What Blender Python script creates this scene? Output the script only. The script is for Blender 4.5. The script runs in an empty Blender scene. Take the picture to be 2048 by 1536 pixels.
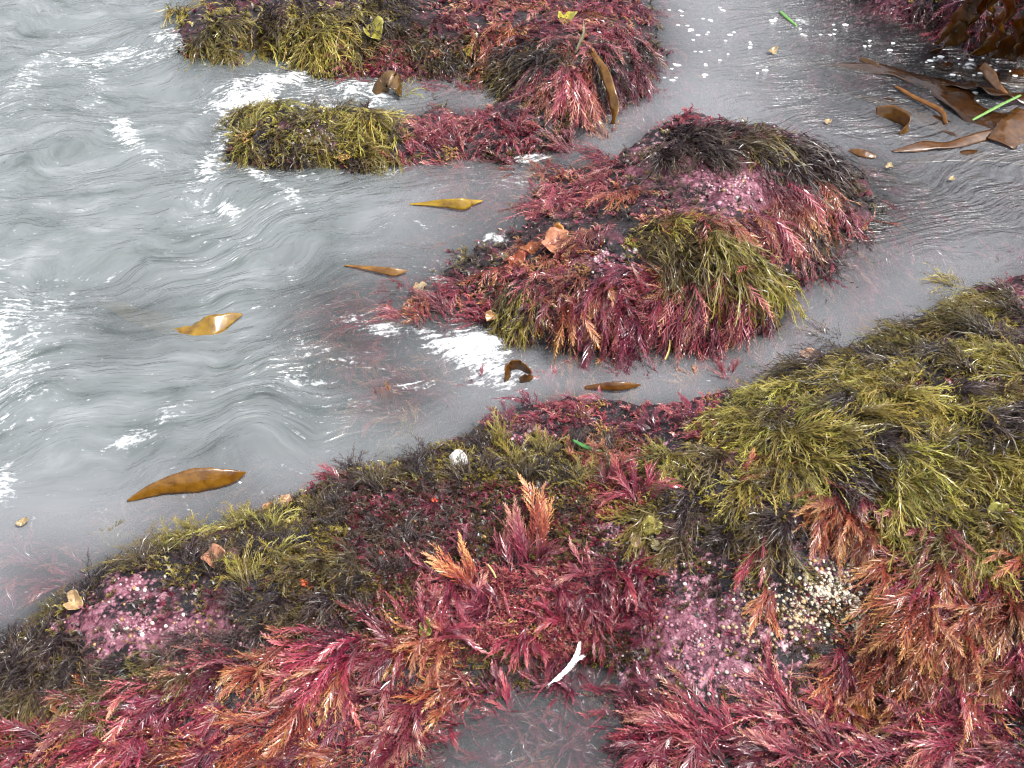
import bpy, math, random
import numpy as np
from mathutils import Vector, Matrix

# ------------------------------------------------------------------ camera, sky, sun, exposure
sc = bpy.context.scene
C = sc.collection
R = math.radians
PITCH = R(43.0); CAMH = 1.5; FPX = 2048.0
cam = bpy.data.cameras.new('camera')
cam.sensor_width = 36; cam.lens = 36.0; cam.clip_start = 0.05; cam.clip_end = 2000
camo = bpy.data.objects.new('camera', cam); C.objects.link(camo)
camo.location = (0, 0, CAMH); camo.rotation_euler = (math.pi/2 - PITCH, 0, 0)
sc.camera = camo

SUN_EL, SUN_AZ = R(64), R(115)
w = bpy.data.worlds.new('World'); sc.world = w; w.use_nodes = True
nt = w.node_tree; bg = nt.nodes['Background']
sky = nt.nodes.new('ShaderNodeTexSky'); sky.sky_type = 'NISHITA'; sky.sun_disc = False
sky.sun_elevation = SUN_EL; sky.sun_rotation = SUN_AZ
sky.air_density = 1.0; sky.dust_density = 6.0; sky.ozone_density = 1.0
hs = nt.nodes.new('ShaderNodeHueSaturation'); hs.inputs['Saturation'].default_value = 0.32
nt.links.new(sky.outputs[0], hs.inputs['Color']); nt.links.new(hs.outputs[0], bg.inputs[0])
bg.inputs[1].default_value = 0.15
sl = bpy.data.lights.new('sun', 'SUN'); sl.energy = 1.5; sl.angle = R(10); sl.color = (1, .97, .92)
so = bpy.data.objects.new('sun', sl); C.objects.link(so)
sd = Vector((math.sin(SUN_AZ)*math.cos(SUN_EL), math.cos(SUN_AZ)*math.cos(SUN_EL), math.sin(SUN_EL)))
so.rotation_euler = (-sd).to_track_quat('-Z', 'Y').to_euler(); so.location = sd*5
sc.view_settings.view_transform = 'Standard'; sc.view_settings.look = 'None'
sc.view_settings.exposure = 1.55; sc.view_settings.gamma = 1
sc.cycles.use_denoising = True; sc.cycles.denoising_prefilter = 'ACCURATE'; sc.cycles.denoising_input_passes = 'RGB_ALBEDO_NORMAL'; sc.cycles.filter_width = 1.15
sc.cycles.max_bounces = 6; sc.cycles.diffuse_bounces = 3; sc.cycles.glossy_bounces = 2
sc.cycles.transparent_max_bounces = 8; sc.cycles.caustics_reflective = False; sc.cycles.caustics_refractive = False

rng = np.random.default_rng(11)
random.seed(5)

# ------------------------------------------------------------------ geometry of the place
CP, SP = math.cos(PITCH), math.sin(PITCH)
def raydir(px, py):
    u = (np.asarray(px, float)-1024)/FPX; v = -(np.asarray(py, float)-768)/FPX
    return np.stack([u, CP+v*SP, -SP+v*CP], -1)
def P(px, py, z=0.0):
    d = raydir(px, py); t = (np.asarray(z, float)-CAMH)/d[..., 2]
    o = d*t[..., None]; o[..., 2] += CAMH
    return o
def proj(p):
    q = p-np.array([0, 0, CAMH]); f = q[..., 1]*CP-q[..., 2]*SP; u = q[..., 1]*SP+q[..., 2]*CP
    return 1024+FPX*q[..., 0]/f, 768-FPX*u/f

def hsh(ix, iy, s):
    n = (ix.astype(np.int64)*374761393+iy.astype(np.int64)*668265263+s*974711) & 0xffffffff
    n = ((n ^ (n >> 13))*1274126177) & 0xffffffff
    return ((n ^ (n >> 16)) & 0xffff)/65535.0
def vn(x, y, s=0):
    x = np.asarray(x, float); y = np.asarray(y, float)
    ix = np.floor(x); iy = np.floor(y); fx = x-ix; fy = y-iy
    fx = fx*fx*fx*(fx*(fx*6-15)+10); fy = fy*fy*fy*(fy*(fy*6-15)+10)
    a = hsh(ix, iy, s); b = hsh(ix+1, iy, s); c = hsh(ix, iy+1, s); d = hsh(ix+1, iy+1, s)
    return (a+(b-a)*fx)*(1-fy)+(c+(d-c)*fx)*fy*1.0
def fbm(x, y, s=0, o=3):
    r = 0; a = 1; t = 0
    for k in range(o):
        r = r+a*(vn(x*2**k+7.3*k, y*2**k-3.1*k, s+k)-.5); t += a; a *= .5
    return r/t*2
def smooth(a, b, x):
    t = np.clip((x-a)/(b-a), 0, 1); return t*t*(3-2*t)

SEA = [(0,0,-.25),(300,0,-.2),(0,400,-.25),(200,500,-.25),(0,800,-.22),(150,900,-.2),(300,800,-.18),(500,600,-.15),(350,350,-.2),(300,150,-.2),(0,1100,-.12),
 (100,1000,-.18),(350,960,-.12),(500,900,-.1),(700,780,-.05),(800,800,-.05),(850,740,-.05),(650,620,-.06),(600,700,-.08),(900,450,-.06),(800,400,-.08),(1000,420,-.05),
 (700,450,-.1),(950,360,-.05),(650,390,-.08),(550,480,-.12),(-400,400,-.3),(-400,900,-.3),(-400,0,-.3),(-300,1200,-.2),
 (1400,60,-.1),(1500,150,-.12),(1370,100,-.06),(1450,0,-.12),(1600,100,-.15),(1650,200,-.15),(1750,250,-.12),(1900,300,-.12),(2048,350,-.12),(1900,420,-.1),(2000,480,-.08),
 (1800,520,-.06),(1700,600,-.05),(1600,650,-.05),(1500,720,-.05),(1300,760,-.05),(1200,740,-.06),(1050,740,-.06),(960,730,-.06),(1330,190,-.05),(1260,240,-.04),(1190,295,-.04),
 (1900,200,-.15),(2000,150,-.15),(1850,110,-.12),(1700,50,-.1),(2300,300,-.12),(870,172,-.02),(950,165,-.02),(840,192,-.03),(720,180,-.04),(600,165,-.06),(500,150,-.08),
 (910,195,-.012),(430,260,-.06),(410,320,-.08),(330,60,-.08),(1350,-60,-.12),(1500,-150,-.15),(0,-150,-.3),(300,-150,-.25),(1840,450,-.05),(1140,312,-.035),(1215,262,-.045),(1060,338,-.045),(1190,282,-.04)]
LAND = [(1390,225,.10),(1300,260,.10),(1450,245,.11),(1600,275,.10),(1660,320,.07),(1450,320,.16),(1550,350,.14),(1350,370,.14),(1250,350,.06),(1150,360,.02),(1200,400,.03),
 (1130,420,.01),(1300,470,.16),(1430,480,.17),(1520,540,.12),(1250,530,.15),(1130,500,.09),(1060,510,.05),(1090,580,.09),(1020,600,.035),(1400,590,.09),(1250,610,.09),(1150,640,.06),
 (1480,650,.03),(1350,690,.01),(1200,700,.01),(1040,690,.01),(1550,600,.02),(1610,490,.04),(1680,420,.03),(1740,390,.01),(1000,650,.012),(900,620,.006),(820,600,-.006),(880,650,-.004),
 (1640,560,-.02),(1700,500,-.03),(1820,430,-.03),
 (480,222,.02),(520,260,.06),(640,240,.08),(750,240,.08),(800,280,.06),(600,300,.05),(700,310,.04),(480,280,.03),(640,335,0),(520,328,0),(800,325,0),(900,290,.03),(980,240,.05),
 (1050,270,.04),(900,315,.005),(1085,298,.01),(1000,312,.01),(860,245,.01),
 (365,50,.02),(450,60,.06),(550,50,.08),(650,60,.09),(760,50,.09),(850,60,.07),(480,110,.01),(600,125,.01),(680,145,.01),(760,155,.005),(900,110,.05),(900,140,.01),(1000,80,.08),
 (1080,100,.12),(1100,150,.12),(1150,130,.12),(1000,150,.03),(1060,190,.08),(1130,230,.05),(1180,240,.02),(1140,290,-.01),(1220,120,.11),(1270,150,.05),(1290,180,-.01),(1250,60,.08),
 (1310,70,0),(1150,40,.08),(1000,20,.07),(850,10,.06),(700,0,.08),(550,0,.06),(400,20,.03),(1280,0,.02),(700,-80,.05),(1000,-80,.06),(1200,-60,.03),(400,-60,-.02),
 
 (100,1330,.05),(60,1420,.03),(0,1450,.02),(250,1220,.08),(350,1280,.08),(450,1150,.10),(600,1080,.11),(700,1150,.10),(550,1250,.09),(650,1300,.07),(400,1400,.06),(200,1450,.05),
 (300,1530,.03),(550,1450,.05),(750,1400,.05),(800,1490,.01),(600,1530,.02),(870,1450,-.012),(910,1380,.01),(850,1250,.08),(800,1000,.12),(950,950,.12),(900,1080,.10),(1050,1000,.11),
 (1050,1130,.08),(1000,1230,.05),(1130,1200,.05),(1050,1330,.005),(1130,1280,.02),(1200,1250,.02),(1170,1330,-.012),(1050,1450,-.035),(1000,1536,-.05),(1150,1500,-.035),(1250,1430,-.008),
 (1200,1536,-.02),(1290,1480,.01),(1150,900,.12),(1250,950,.14),(1200,1060,.11),(1230,1150,.07),(1300,1250,.06),(1320,1330,.03),(1350,1100,.12),(1450,1200,.11),(1480,1330,.06),
 (1500,1420,.03),(1650,1200,.12),(1600,1350,.06),(1680,1400,.02),(1450,880,.17),(1600,800,.2),(1500,1000,.17),(1650,950,.2),(1800,800,.24),(1950,700,.24),(2048,650,.22),(1800,1000,.2),
 (1950,900,.24),(2048,900,.26),(1950,1100,.18),(2048,1150,.18),(1750,1120,.15),(1850,1250,.13),(1950,1350,.1),(1800,1400,.06),(2048,1400,.1),(1700,1500,.03),(1400,1500,.02),(1900,1520,.04),
 (2048,1536,.05),(300,1700,.02),(0,1650,.02),(1000,1700,-.05),(1500,1700,.03),(2000,1700,.05),(2300,1200,.25),(2300,800,.28),(2300,600,.2),(-200,1500,-.05),(-150,1350,-.08)]
RIDGE = [(0,1290,.02),(120,1195,.03),(230,1115,.05),(400,1060,.07),(560,1010,.08),(660,945,.08),(780,915,.09),(890,890,.10),(950,840,.07),(1060,810,.06),(1150,785,.06),(1280,810,.07),
 (1400,790,.10),(1450,775,.12),(1620,710,.14),(1760,660,.14),(1900,600,.14),(2048,545,.13),(1390,218,.09),(1450,232,.10),(1550,255,.10),(1620,275,.09),(1250,300,.06),(640,212,.05),(760,215,.05),(980,205,.04)]
ctl = [P(*c) for c in SEA+LAND]
for c in RIDGE:
    p = P(*c); ctl.append(p); q = p.copy(); q[1] += .07+.35*c[2]; q[2] = -.07; ctl.append(q)
for (a, b, k) in [(1700,0,.35),(1790,28,.5),(1870,58,.9),(1950,100,1.1),(2048,116,1.3),(2200,130,1.4),(2400,120,1.4)]:
    p = P(a, b, 0.0)
    for dx, dy, z in ((0, -.08, -.09), (0, 0, 0), (.02, .09, .15), (.06, .22, .30), (.10, .45, .48), (.2, .9, .55)):
        q = p+np.array([dx, dy, 0]); q[2] = z*(k if z > 0 else 1); ctl.append(q)
ctl = np.array(ctl)
def solve_rbf(pts):
    d = np.hypot(pts[:, None, 0]-pts[None, :, 0], pts[:, None, 1]-pts[None, :, 1])
    n = len(pts); A = np.zeros((n+1, n+1)); A[:n, :n] = -d+.004*np.eye(n); A[:n, n] = 1; A[n, :n] = 1
    return np.linalg.solve(A, np.append(pts[:, 2], 0))
cw = solve_rbf(ctl)
def axis(lo, hi, h0, h1):
    a = [lo]
    while a[-1] < hi:
        f = (a[-1]-lo)/(hi-lo); a.append(a[-1]+h0+(h1-h0)*f)
    return np.array(a)
def outer(a, far=400.0):
    st = a[1]-a[0]; L = []; v = a[0]; s = max(st, .05)
    while v > -far: s *= 1.7; v -= s; L.append(v)
    st = a[-1]; U = []; v = a[-1]; s = .05
    while v < far: s *= 1.7; v += s; U.append(v)
    return np.concatenate([L[::-1], a, U])
XS = outer(axis(-2.5, 2.5, .0105, .0105)); YS = outer(axis(.42, 4.5, .0085, .0135))
GX, GY = np.meshgrid(XS, YS)          # [iy, ix]
def rbf_eval(x, y):
    out = np.empty(x.size); xf = x.ravel(); yf = y.ravel()
    for i in range(0, xf.size, 20000):
        s = slice(i, i+20000)
        d = np.hypot(xf[s, None]-ctl[None, :, 0], yf[s, None]-ctl[None, :, 1])
        out[s] = -d@cw[:-1]+cw[-1]
    return out.reshape(x.shape)
cx = np.clip(GX, -2.7, 2.7); cy = np.clip(GY, .35, 4.8)
HZ = rbf_eval(cx, cy)
off = np.hypot(GX-cx, GY-cy); HZ = HZ*np.exp(-off*3)+(1-np.exp(-off*3))*(-.4)
def blur(a):
    a = a.copy(); a[1:-1] = (a[:-2]+2*a[1:-1]+a[2:])/4; a[:, 1:-1] = (a[:, :-2]+2*a[:, 1:-1]+a[:, 2:])/4; return a
for _ in range(6): HZ = blur(HZ)
PXX, PXS = proj(np.stack([GX, np.maximum(GY, .2), 0*GX], -1))
HS = HZ.copy()
POOLN = fbm(GX*11, GY*11, 31, 3)
POOLM = np.maximum(smooth(1.25, .7, np.hypot((PXX-1045)/150, (PXS-1535)/95)+.45*POOLN), smooth(1.2, .7, np.hypot((PXX-1165)/70, (PXS-1350)/28)+.4*POOLN))
lump = fbm(GX*9, GY*9, 3, 3)*.020+np.abs(fbm(GX*24, GY*24, 9, 3))*.014+fbm(GX*60, GY*60, 21, 2)*.005
HZ = HZ+lump*np.exp(-off*3)*(1-.7*POOLM)-.025*POOLM*(GY < 2)*(GY > .2)
def bil(A, x, y):
    x = np.clip(x, XS[0]+1e-6, XS[-1]-1e-6); y = np.clip(y, YS[0]+1e-6, YS[-1]-1e-6)
    i = np.searchsorted(XS, x)-1; j = np.searchsorted(YS, y)-1
    fx = (x-XS[i])/(XS[i+1]-XS[i]); fy = (y-YS[j])/(YS[j+1]-YS[j])
    return (A[j, i]*(1-fx)+A[j, i+1]*fx)*(1-fy)+(A[j+1, i]*(1-fx)+A[j+1, i+1]*fx)*fy
def H(x, y): return bil(HZ, x, y)
def hit(px, py, lift=0.0):
    px = np.atleast_1d(np.asarray(px, float)); py = np.atleast_1d(np.asarray(py, float))
    d = raydir(px, py); d = d/np.linalg.norm(d, axis=-1, keepdims=True)
    t = np.full(px.shape, .8); done = np.zeros(px.shape, bool)
    for _ in range(560):
        p = d*t[:, None]; z = p[:, 2]+CAMH
        done |= z <= H(p[:, 0], p[:, 1])+lift
        if done.all(): break
        t = np.where(done, t, t+.010)
    lo, hi = t-.010, t
    for _ in range(5):
        m = (lo+hi)/2; p = d*m[:, None]; under = p[:, 2]+CAMH <= H(p[:, 0], p[:, 1])+lift
        hi = np.where(under, m, hi); lo = np.where(under, lo, m)
    t = hi
    p = d*t[:, None]; p[:, 2] += CAMH
    return p

# ------------------------------------------------------------------ materials
def newmat(name):
    m = bpy.data.materials.new(name); m.use_nodes = True; n = m.node_tree; return m, n, n.nodes['Principled BSDF']
def N(n, t, **k):
    x = n.nodes.new(t)
    for a, b in k.items(): setattr(x, a, b)
    return x
def noise(n, scale, detail=3, rough=.55, vec=None):
    x = N(n, 'ShaderNodeTexNoise'); x.inputs['Scale'].default_value = scale; x.inputs['Detail'].default_value = detail; x.inputs['Roughness'].default_value = rough
    if vec is not None: n.links.new(vec, x.inputs['Vector'])
    return x
def geo(n): return N(n, 'ShaderNodeNewGeometry').outputs['Position']
def ramp(n, src, stops, interp='LINEAR'):
    r = N(n, 'ShaderNodeValToRGB'); r.color_ramp.interpolation = interp
    e = r.color_ramp.elements
    while len(e) < len(stops): e.new(.5)
    for i, (p, c) in enumerate(stops):
        e[i].position = p; e[i].color = (*c, 1) if len(c) == 3 else c
    n.links.new(src, r.inputs[0]); return r
def mixc(n, f, a, b, mode='MIX'):
    x = N(n, 'ShaderNodeMix', data_type='RGBA', blend_type=mode)
    for s, i in ((f, 0), (a, 6), (b, 7)):
        if hasattr(s, 'is_linked') or hasattr(s, 'links'): n.links.new(s, x.inputs[i])
        elif i == 0: x.inputs[0].default_value = s
        else: x.inputs[i].default_value = (*s, 1)
    return x.outputs[2]
def math_(n, op, a, b=None, c=None):
    x = N(n, 'ShaderNodeMath', operation=op)
    for i, s in enumerate((a, b, c)):
        if s is None: continue
        if hasattr(s, 'links'): n.links.new(s, x.inputs[i])
        else: x.inputs[i].default_value = s
    return x.outputs[0]
def attr(n, name, out='Fac'):
    a = N(n, 'ShaderNodeAttribute'); a.attribute_name = name; return a.outputs[out]

def weed_mat(name, rough, trans, coat=.0):
    m, n, b = newmat(name)
    pos = geo(n)
    v = noise(n, 160, 2, .6, pos); vr = ramp(n, v.outputs[0], [(.25, (.62, .62, .62)), (.75, (1.3, 1.3, 1.3))])
    col = mixc(n, 1.0, attr(n, 'col', 'Color'), vr.outputs[0], 'MULTIPLY')
    n.links.new(col, b.inputs['Base Color']); b.inputs['Roughness'].default_value = rough
    b.inputs['Specular IOR Level'].default_value = .35
    b.inputs['Coat Weight'].default_value = coat; b.inputs['Coat Roughness'].default_value = .06
    t = N(n, 'ShaderNodeBsdfTranslucent'); n.links.new(col, t.inputs[0])
    mx = N(n, 'ShaderNodeMixShader'); mx.inputs[0].default_value = trans
    n.links.new(b.outputs[0], mx.inputs[1]); n.links.new(t.outputs[0], mx.inputs[2])
    n.links.new(mx.outputs[0], n.nodes['Material Output'].inputs[0])
    return m
M = {}
M['red'] = weed_mat('wet_red_seaweed', .30, .2, .32)
M['fine'] = weed_mat('wet_filament_seaweed', .38, .2, .16)
M['leafy'] = weed_mat('wet_leafy_seaweed', .25, .3, .3)

def kelp_mat():
    m, n, b = newmat('kelp_brown'); pos = geo(n)
    v = noise(n, 42, 5, .62, pos); c = ramp(n, v.outputs[0], [(.32, (.055, .020, .003)), (.48, (.10, .044, .005)), (.7, (.15, .070, .009))])
    n.links.new(mixc(n, 1.0, c.outputs[0], attr(n, 'col', 'Color'), 'MULTIPLY'), b.inputs['Base Color'])
    b.inputs['Roughness'].default_value = .2; b.inputs['IOR'].default_value = 1.5
    b.inputs['Coat Weight'].default_value = .3; b.inputs['Coat Roughness'].default_value = .06
    bp = N(n, 'ShaderNodeBump'); bp.inputs['Strength'].default_value = .4; bp.inputs['Distance'].default_value = .004
    n.links.new(noise(n, 60, 2, .5, pos).outputs[0], bp.inputs['Height']); n.links.new(bp.outputs[0], b.inputs['Normal'])
    t = N(n, 'ShaderNodeBsdfTranslucent'); n.links.new(mixc(n, 1.0, attr(n, 'col', 'Color'), (.24, .105, .008), 'MULTIPLY'), t.inputs[0])
    mx = N(n, 'ShaderNodeMixShader'); mx.inputs[0].default_value = .3
    n.links.new(b.outputs[0], mx.inputs[1]); n.links.new(t.outputs[0], mx.inputs[2]); n.links.new(mx.outputs[0], n.nodes['Material Output'].inputs[0])
    return m
M['kelp'] = kelp_mat()
def plain(name, col, rough, var=.3, scale=60, bump=.0):
    m, n, b = newmat(name); pos = geo(n); v = noise(n, scale, 3, .6, pos)
    c = ramp(n, v.outputs[0], [(.3, tuple(x*(1-var) for x in col)), (.7, tuple(min(1, x*(1+var)) for x in col))])
    n.links.new(c.outputs[0], b.inputs['Base Color']); b.inputs['Roughness'].default_value = rough
    if bump:
        bp = N(n, 'ShaderNodeBump'); bp.inputs['Strength'].default_value = bump; bp.inputs['Distance'].default_value = .003
        n.links.new(v.outputs[0], bp.inputs['Height']); n.links.new(bp.outputs[0], b.inputs['Normal'])
    return m
M['shell'] = plain('shell_white', (.42, .42, .41), .6, .35, 260, .9)
M['feather'] = plain('feather_white', (.78, .78, .78), .6, .08, 300)
M['sponge'] = plain('orange_sponge', (.55, .06, .015), .35, .3, 250, .6)
M['pebble'] = plain('wet_pebble', (.035, .035, .045), .18, .4, 120, .3)
M['barnacle'] = weed_mat('barnacle_crust', .22, .0, .5)

def rock_mat():
    m, n, b = newmat('encrusted_rock'); pos = geo(n)
    big = noise(n, 14, 4, .6, pos); mid = noise(n, 70, 4, .65, pos); fine = noise(n, 320, 3, .6, pos)
    dark = ramp(n, mid.outputs[0], [(.3, (.005, .004, .005)), (.55, (.015, .012, .014)), (.75, (.05, .042, .045))])
    vor = N(n, 'ShaderNodeTexVoronoi'); vor.inputs['Scale'].default_value = 130; n.links.new(pos, vor.inputs['Vector'])
    pinkr = ramp(n, mid.outputs[0], [(.28, (.035, .012, .018)), (.42, (.11, .036, .055)), (.56, (.19, .075, .100)), (.72, (.30, .19, .21))])
    v2 = N(n, 'ShaderNodeTexVoronoi'); v2.inputs['Scale'].default_value = 55; n.links.new(pos, v2.inputs['Vector'])
    v3 = N(n, 'ShaderNodeTexVoronoi', feature='DISTANCE_TO_EDGE'); v3.inputs['Scale'].default_value = 55; n.links.new(pos, v3.inputs['Vector'])
    sepc = N(n, 'ShaderNodeSeparateColor'); n.links.new(v2.outputs['Color'], sepc.inputs[0])
    plate = ramp(n, sepc.outputs[0], [(0.0, (.35, .32, .36)), (.35, (.8, .8, .8)), (.8, (1.15, 1.2, 1.2)), (1.0, (1.5, 1.9, 1.8))])
    rim = ramp(n, v3.outputs['Distance'], [(.0, (.6, .55, .58)), (.12, (1, 1, 1))])
    pinkc = mixc(n, 1.0, mixc(n, 1.0, pinkr.outputs[0], plate.outputs[0], 'MULTIPLY'), rim.outputs[0], 'MULTIPLY')
    pk = math_(n, 'ADD', attr(n, 'crust'), math_(n, 'MULTIPLY', math_(n, 'SUBTRACT', mid.outputs[0], .5), 2.2))
    pk = math_(n, 'ADD', pk, math_(n, 'MULTIPLY', math_(n, 'SUBTRACT', big.outputs[0], .5), 1.0))
    pf = ramp(n, pk, [(.38, (0, 0, 0)), (.56, (1, 1, 1))])
    col = mixc(n, pf.outputs[0], dark.outputs[0], pinkc)
    pur = ramp(n, big.outputs[0], [(.5, (0, 0, 0)), (.62, (.5, .5, .5))])
    col = mixc(n, pur.outputs[0], col, (.085, .022, .035))
    sp = ramp(n, vor.outputs['Distance'], [(.16, (1, 1, 1)), (.22, (0, 0, 0))])
    spm = math_(n, 'MULTIPLY', sp.outputs[0], ramp(n, noise(n, 30, 2, .5, pos).outputs[0], [(.62, (0, 0, 0)), (.68, (.7, .7, .7))]).outputs[0])
    col = mixc(n, spm, col, (.42, .38, .33))
    n.links.new(col, b.inputs['Base Color']); b.inputs['Roughness'].default_value = .42; b.inputs['Specular IOR Level'].default_value = .15
    b.inputs['Coat Weight'].default_value = .06; b.inputs['Coat Roughness'].default_value = .08
    bp = N(n, 'ShaderNodeBump'); bp.inputs['Strength'].default_value = .9; bp.inputs['Distance'].default_value = .006
    hh = math_(n, 'ADD', mid.outputs[0], math_(n, 'MULTIPLY', fine.outputs[0], .35)); hh = math_(n, 'SUBTRACT', hh, math_(n, 'MULTIPLY', vor.outputs['Distance'], .35))
    n.links.new(hh, bp.inputs['Height']); n.links.new(bp.outputs[0], b.inputs['Normal']); n.links.new(bp.outputs[0], b.inputs['Coat Normal'])
    return m
M['rock'] = rock_mat()
def water_mat():
    m, n, b = newmat('sea_water'); n.nodes.remove(b)
    fc = attr(n, 'fc', 'Vector'); pos = geo(n)
    mp = N(n, 'ShaderNodeMapping'); mp.inputs['Scale'].default_value = (8, 38, 1); n.links.new(fc, mp.inputs['Vector'])
    s1 = noise(n, 1.0, 3, .55, mp.outputs[0])
    mp2 = N(n, 'ShaderNodeMapping'); mp2.inputs['Scale'].default_value = (22, 80, 1); n.links.new(fc, mp2.inputs['Vector'])
    s2 = noise(n, 1.0, 2, .5, mp2.outputs[0])
    hgt = math_(n, 'ADD', s1.outputs[0], math_(n, 'MULTIPLY', s2.outputs[0], .3))
    bp = N(n, 'ShaderNodeBump'); bp.inputs['Distance'].default_value = .030
    n.links.new(attr(n, 'chop'), bp.inputs['Strength']); n.links.new(hgt, bp.inputs['Height'])
    fr = N(n, 'ShaderNodeFresnel'); fr.inputs['IOR'].default_value = 1.34; n.links.new(bp.outputs[0], fr.inputs['Normal'])
    gl = N(n, 'ShaderNodeBsdfGlossy'); gl.inputs['Roughness'].default_value = .16; n.links.new(bp.outputs[0], gl.inputs['Normal'])
    tr = N(n, 'ShaderNodeBsdfTransparent'); tr.inputs[0].default_value = (.86, .9, .89, 1)
    df = N(n, 'ShaderNodeBsdfDiffuse'); n.links.new(bp.outputs[0], df.inputs['Normal'])
    mp4 = N(n, 'ShaderNodeMapping'); mp4.inputs['Scale'].default_value = (5, 15, 1); n.links.new(fc, mp4.inputs['Vector'])
    s4 = noise(n, 1.0, 5, .65, mp4.outputs[0])
    silt = ramp(n, s4.outputs[0], [(.26, (.040, .050, .049)), (.42, (.094, .106, .108)), (.58, (.122, .134, .139)), (.76, (.187, .200, .206))])
    calmc = mixc(n, attr(n, 'wild'), (.238, .245, .262), silt.outputs[0]); n.links.new(calmc, df.inputs[0])
    m1 = N(n, 'ShaderNodeMixShader'); n.links.new(attr(n, 'turb'), m1.inputs[0]); n.links.new(tr.outputs[0], m1.inputs[1]); n.links.new(df.outputs[0], m1.inputs[2])
    m2 = N(n, 'ShaderNodeMixShader'); n.links.new(fr.outputs[0], m2.inputs[0]); n.links.new(m1.outputs[0], m2.inputs[1]); n.links.new(gl.outputs[0], m2.inputs[2])
    mp3 = N(n, 'ShaderNodeMapping'); mp3.inputs['Scale'].default_value = (22, 75, 1); n.links.new(fc, mp3.inputs['Vector'])
    s3 = noise(n, 1.0, 5, .62, mp3.outputs[0])
    lace = noise(n, 95, 4, .7, pos)
    ff = math_(n, 'ADD', math_(n, 'ADD', math_(n, 'MULTIPLY', attr(n, 'foam'), .85), math_(n, 'MULTIPLY', math_(n, 'SUBTRACT', lace.outputs[0], .5), 1.5)), math_(n, 'MULTIPLY', math_(n, 'SUBTRACT', s3.outputs[0], .5), 2.4))
    fr2 = ramp(n, ff, [(.45, (0, 0, 0)), (.75, (.35, .35, .35)), (1.0, (.92, .92, .92))])
    fd = N(n, 'ShaderNodeBsdfDiffuse'); fd.inputs[0].default_value = (.6, .62, .63, 1); n.links.new(bp.outputs[0], fd.inputs['Normal'])
    m3 = N(n, 'ShaderNodeMixShader'); n.links.new(fr2.outputs[0], m3.inputs[0]); n.links.new(m2.outputs[0], m3.inputs[1]); n.links.new(fd.outputs[0], m3.inputs[2])
    n.links.new(m3.outputs[0], n.nodes['Material Output'].inputs[0]); return m
M['water'] = water_mat()

# ------------------------------------------------------------------ mesh helpers
def mesh(name, V, F, mat=None, attrs=None, smooth_=False):
    V = np.asarray(V, np.float32); F = np.asarray(F, np.int32); k = F.shape[1]
    me = bpy.data.meshes.new(name); me.vertices.add(len(V)); me.vertices.foreach_set('co', V.ravel())
    me.loops.add(F.size); me.loops.foreach_set('vertex_index', F.ravel())
    me.polygons.add(len(F)); me.polygons.foreach_set('loop_start', np.arange(0, F.size, k, dtype=np.int32))
    try: me.polygons.foreach_set('loop_total', np.full(len(F), k, np.int32))
    except Exception: pass
    if smooth_: me.polygons.foreach_set('use_smooth', np.ones(len(F), bool))
    for a, d in (attrs or {}).items():
        d = np.asarray(d, np.float32)
        if d.ndim == 1: me.attributes.new(a, 'FLOAT', 'POINT').data.foreach_set('value', d)
        elif a == 'col':
            if d.shape[1] == 3: d = np.concatenate([d, np.ones((len(d), 1), np.float32)], 1)
            me.attributes.new(a, 'FLOAT_COLOR', 'POINT').data.foreach_set('color', d.ravel())
        else: me.attributes.new(a, 'FLOAT_VECTOR', 'POINT').data.foreach_set('vector', d.ravel())
    if mat: me.materials.append(mat)
    me.update(); return me
def link(name, me, parent=None, loc=None):
    o = bpy.data.objects.new(name, me); C.objects.link(o)
    if parent: o.parent = parent
    if loc is not None: o.location = loc
    return o
def tag(o, label=None, cat=None, group=None, kind=None):
    if label: o['label'] = label
    if cat: o['category'] = cat
    if group: o['group'] = group
    if kind: o['kind'] = kind
    return o

# ------------------------------------------------------------------ rocks and seabed
PX, PY = proj(np.stack([GX, GY, HZ], -1))
front = (GY > .3)
def inpoly(px, py, poly):
    r = np.zeros(px.shape, bool); n = len(poly)
    for i in range(n):
        x1, y1 = poly[i]; x2, y2 = poly[(i+1) % n]
        c = ((y1 > py) != (y2 > py)); 
        with np.errstate(divide='ignore', invalid='ignore'):
            xx = (x2-x1)*(py-y1)/((y2-y1) if y2 != y1 else 1e-9)+x1
        r ^= c & (px < xx)
    return r
# which rock a patch of terrain belongs to: nearest rock seed line on the ground
SEED = {'F': [(50,1400),(300,1300),(500,1200),(500,1450),(800,1100),(800,1350),(1000,1000),(1100,1200),(1100,850),(1250,1000),(1350,1300),(1500,1450),(1500,1000),(1700,1200),(1700,850),(1900,1400),(1950,1000),(2000,700),(1000,1500),(2200,900),(2200,1400),(2000,600)],
        'M': [(1450,300),(1300,400),(1450,480),(1250,560),(1450,600),(1100,560),(1600,400),(1150,380),(900,620),(1700,440),(1100,650),(1600,540)],
        'D': [(520,260),(640,270),(760,270),(900,280),(1000,270),(1080,290)],
        'U': [(400,50),(550,60),(700,60),(850,60),(900,110),(1000,60),(1100,120),(1200,100),(1250,60),(1120,200),(1000,-60),(700,-60),(760,140),(600,110)],
        'K': [(1800,0),(1900,20),(2000,50),(2100,0),(1950,-60),(2200,-50),(1800,-60)]}
sp_ = []; si_ = []
for k, (nm, L) in enumerate(SEED.items()):
    for q in L:
        z = H(*P(*q)[:2]); sp_.append(P(q[0], q[1], max(float(z), 0))); si_.append(k)
sp_ = np.array(sp_); si_ = np.array(si_)
qx = (GX[:-1, :-1]+GX[1:, 1:])/2; qy = (GY[:-1, :-1]+GY[1:, 1:])/2
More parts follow.
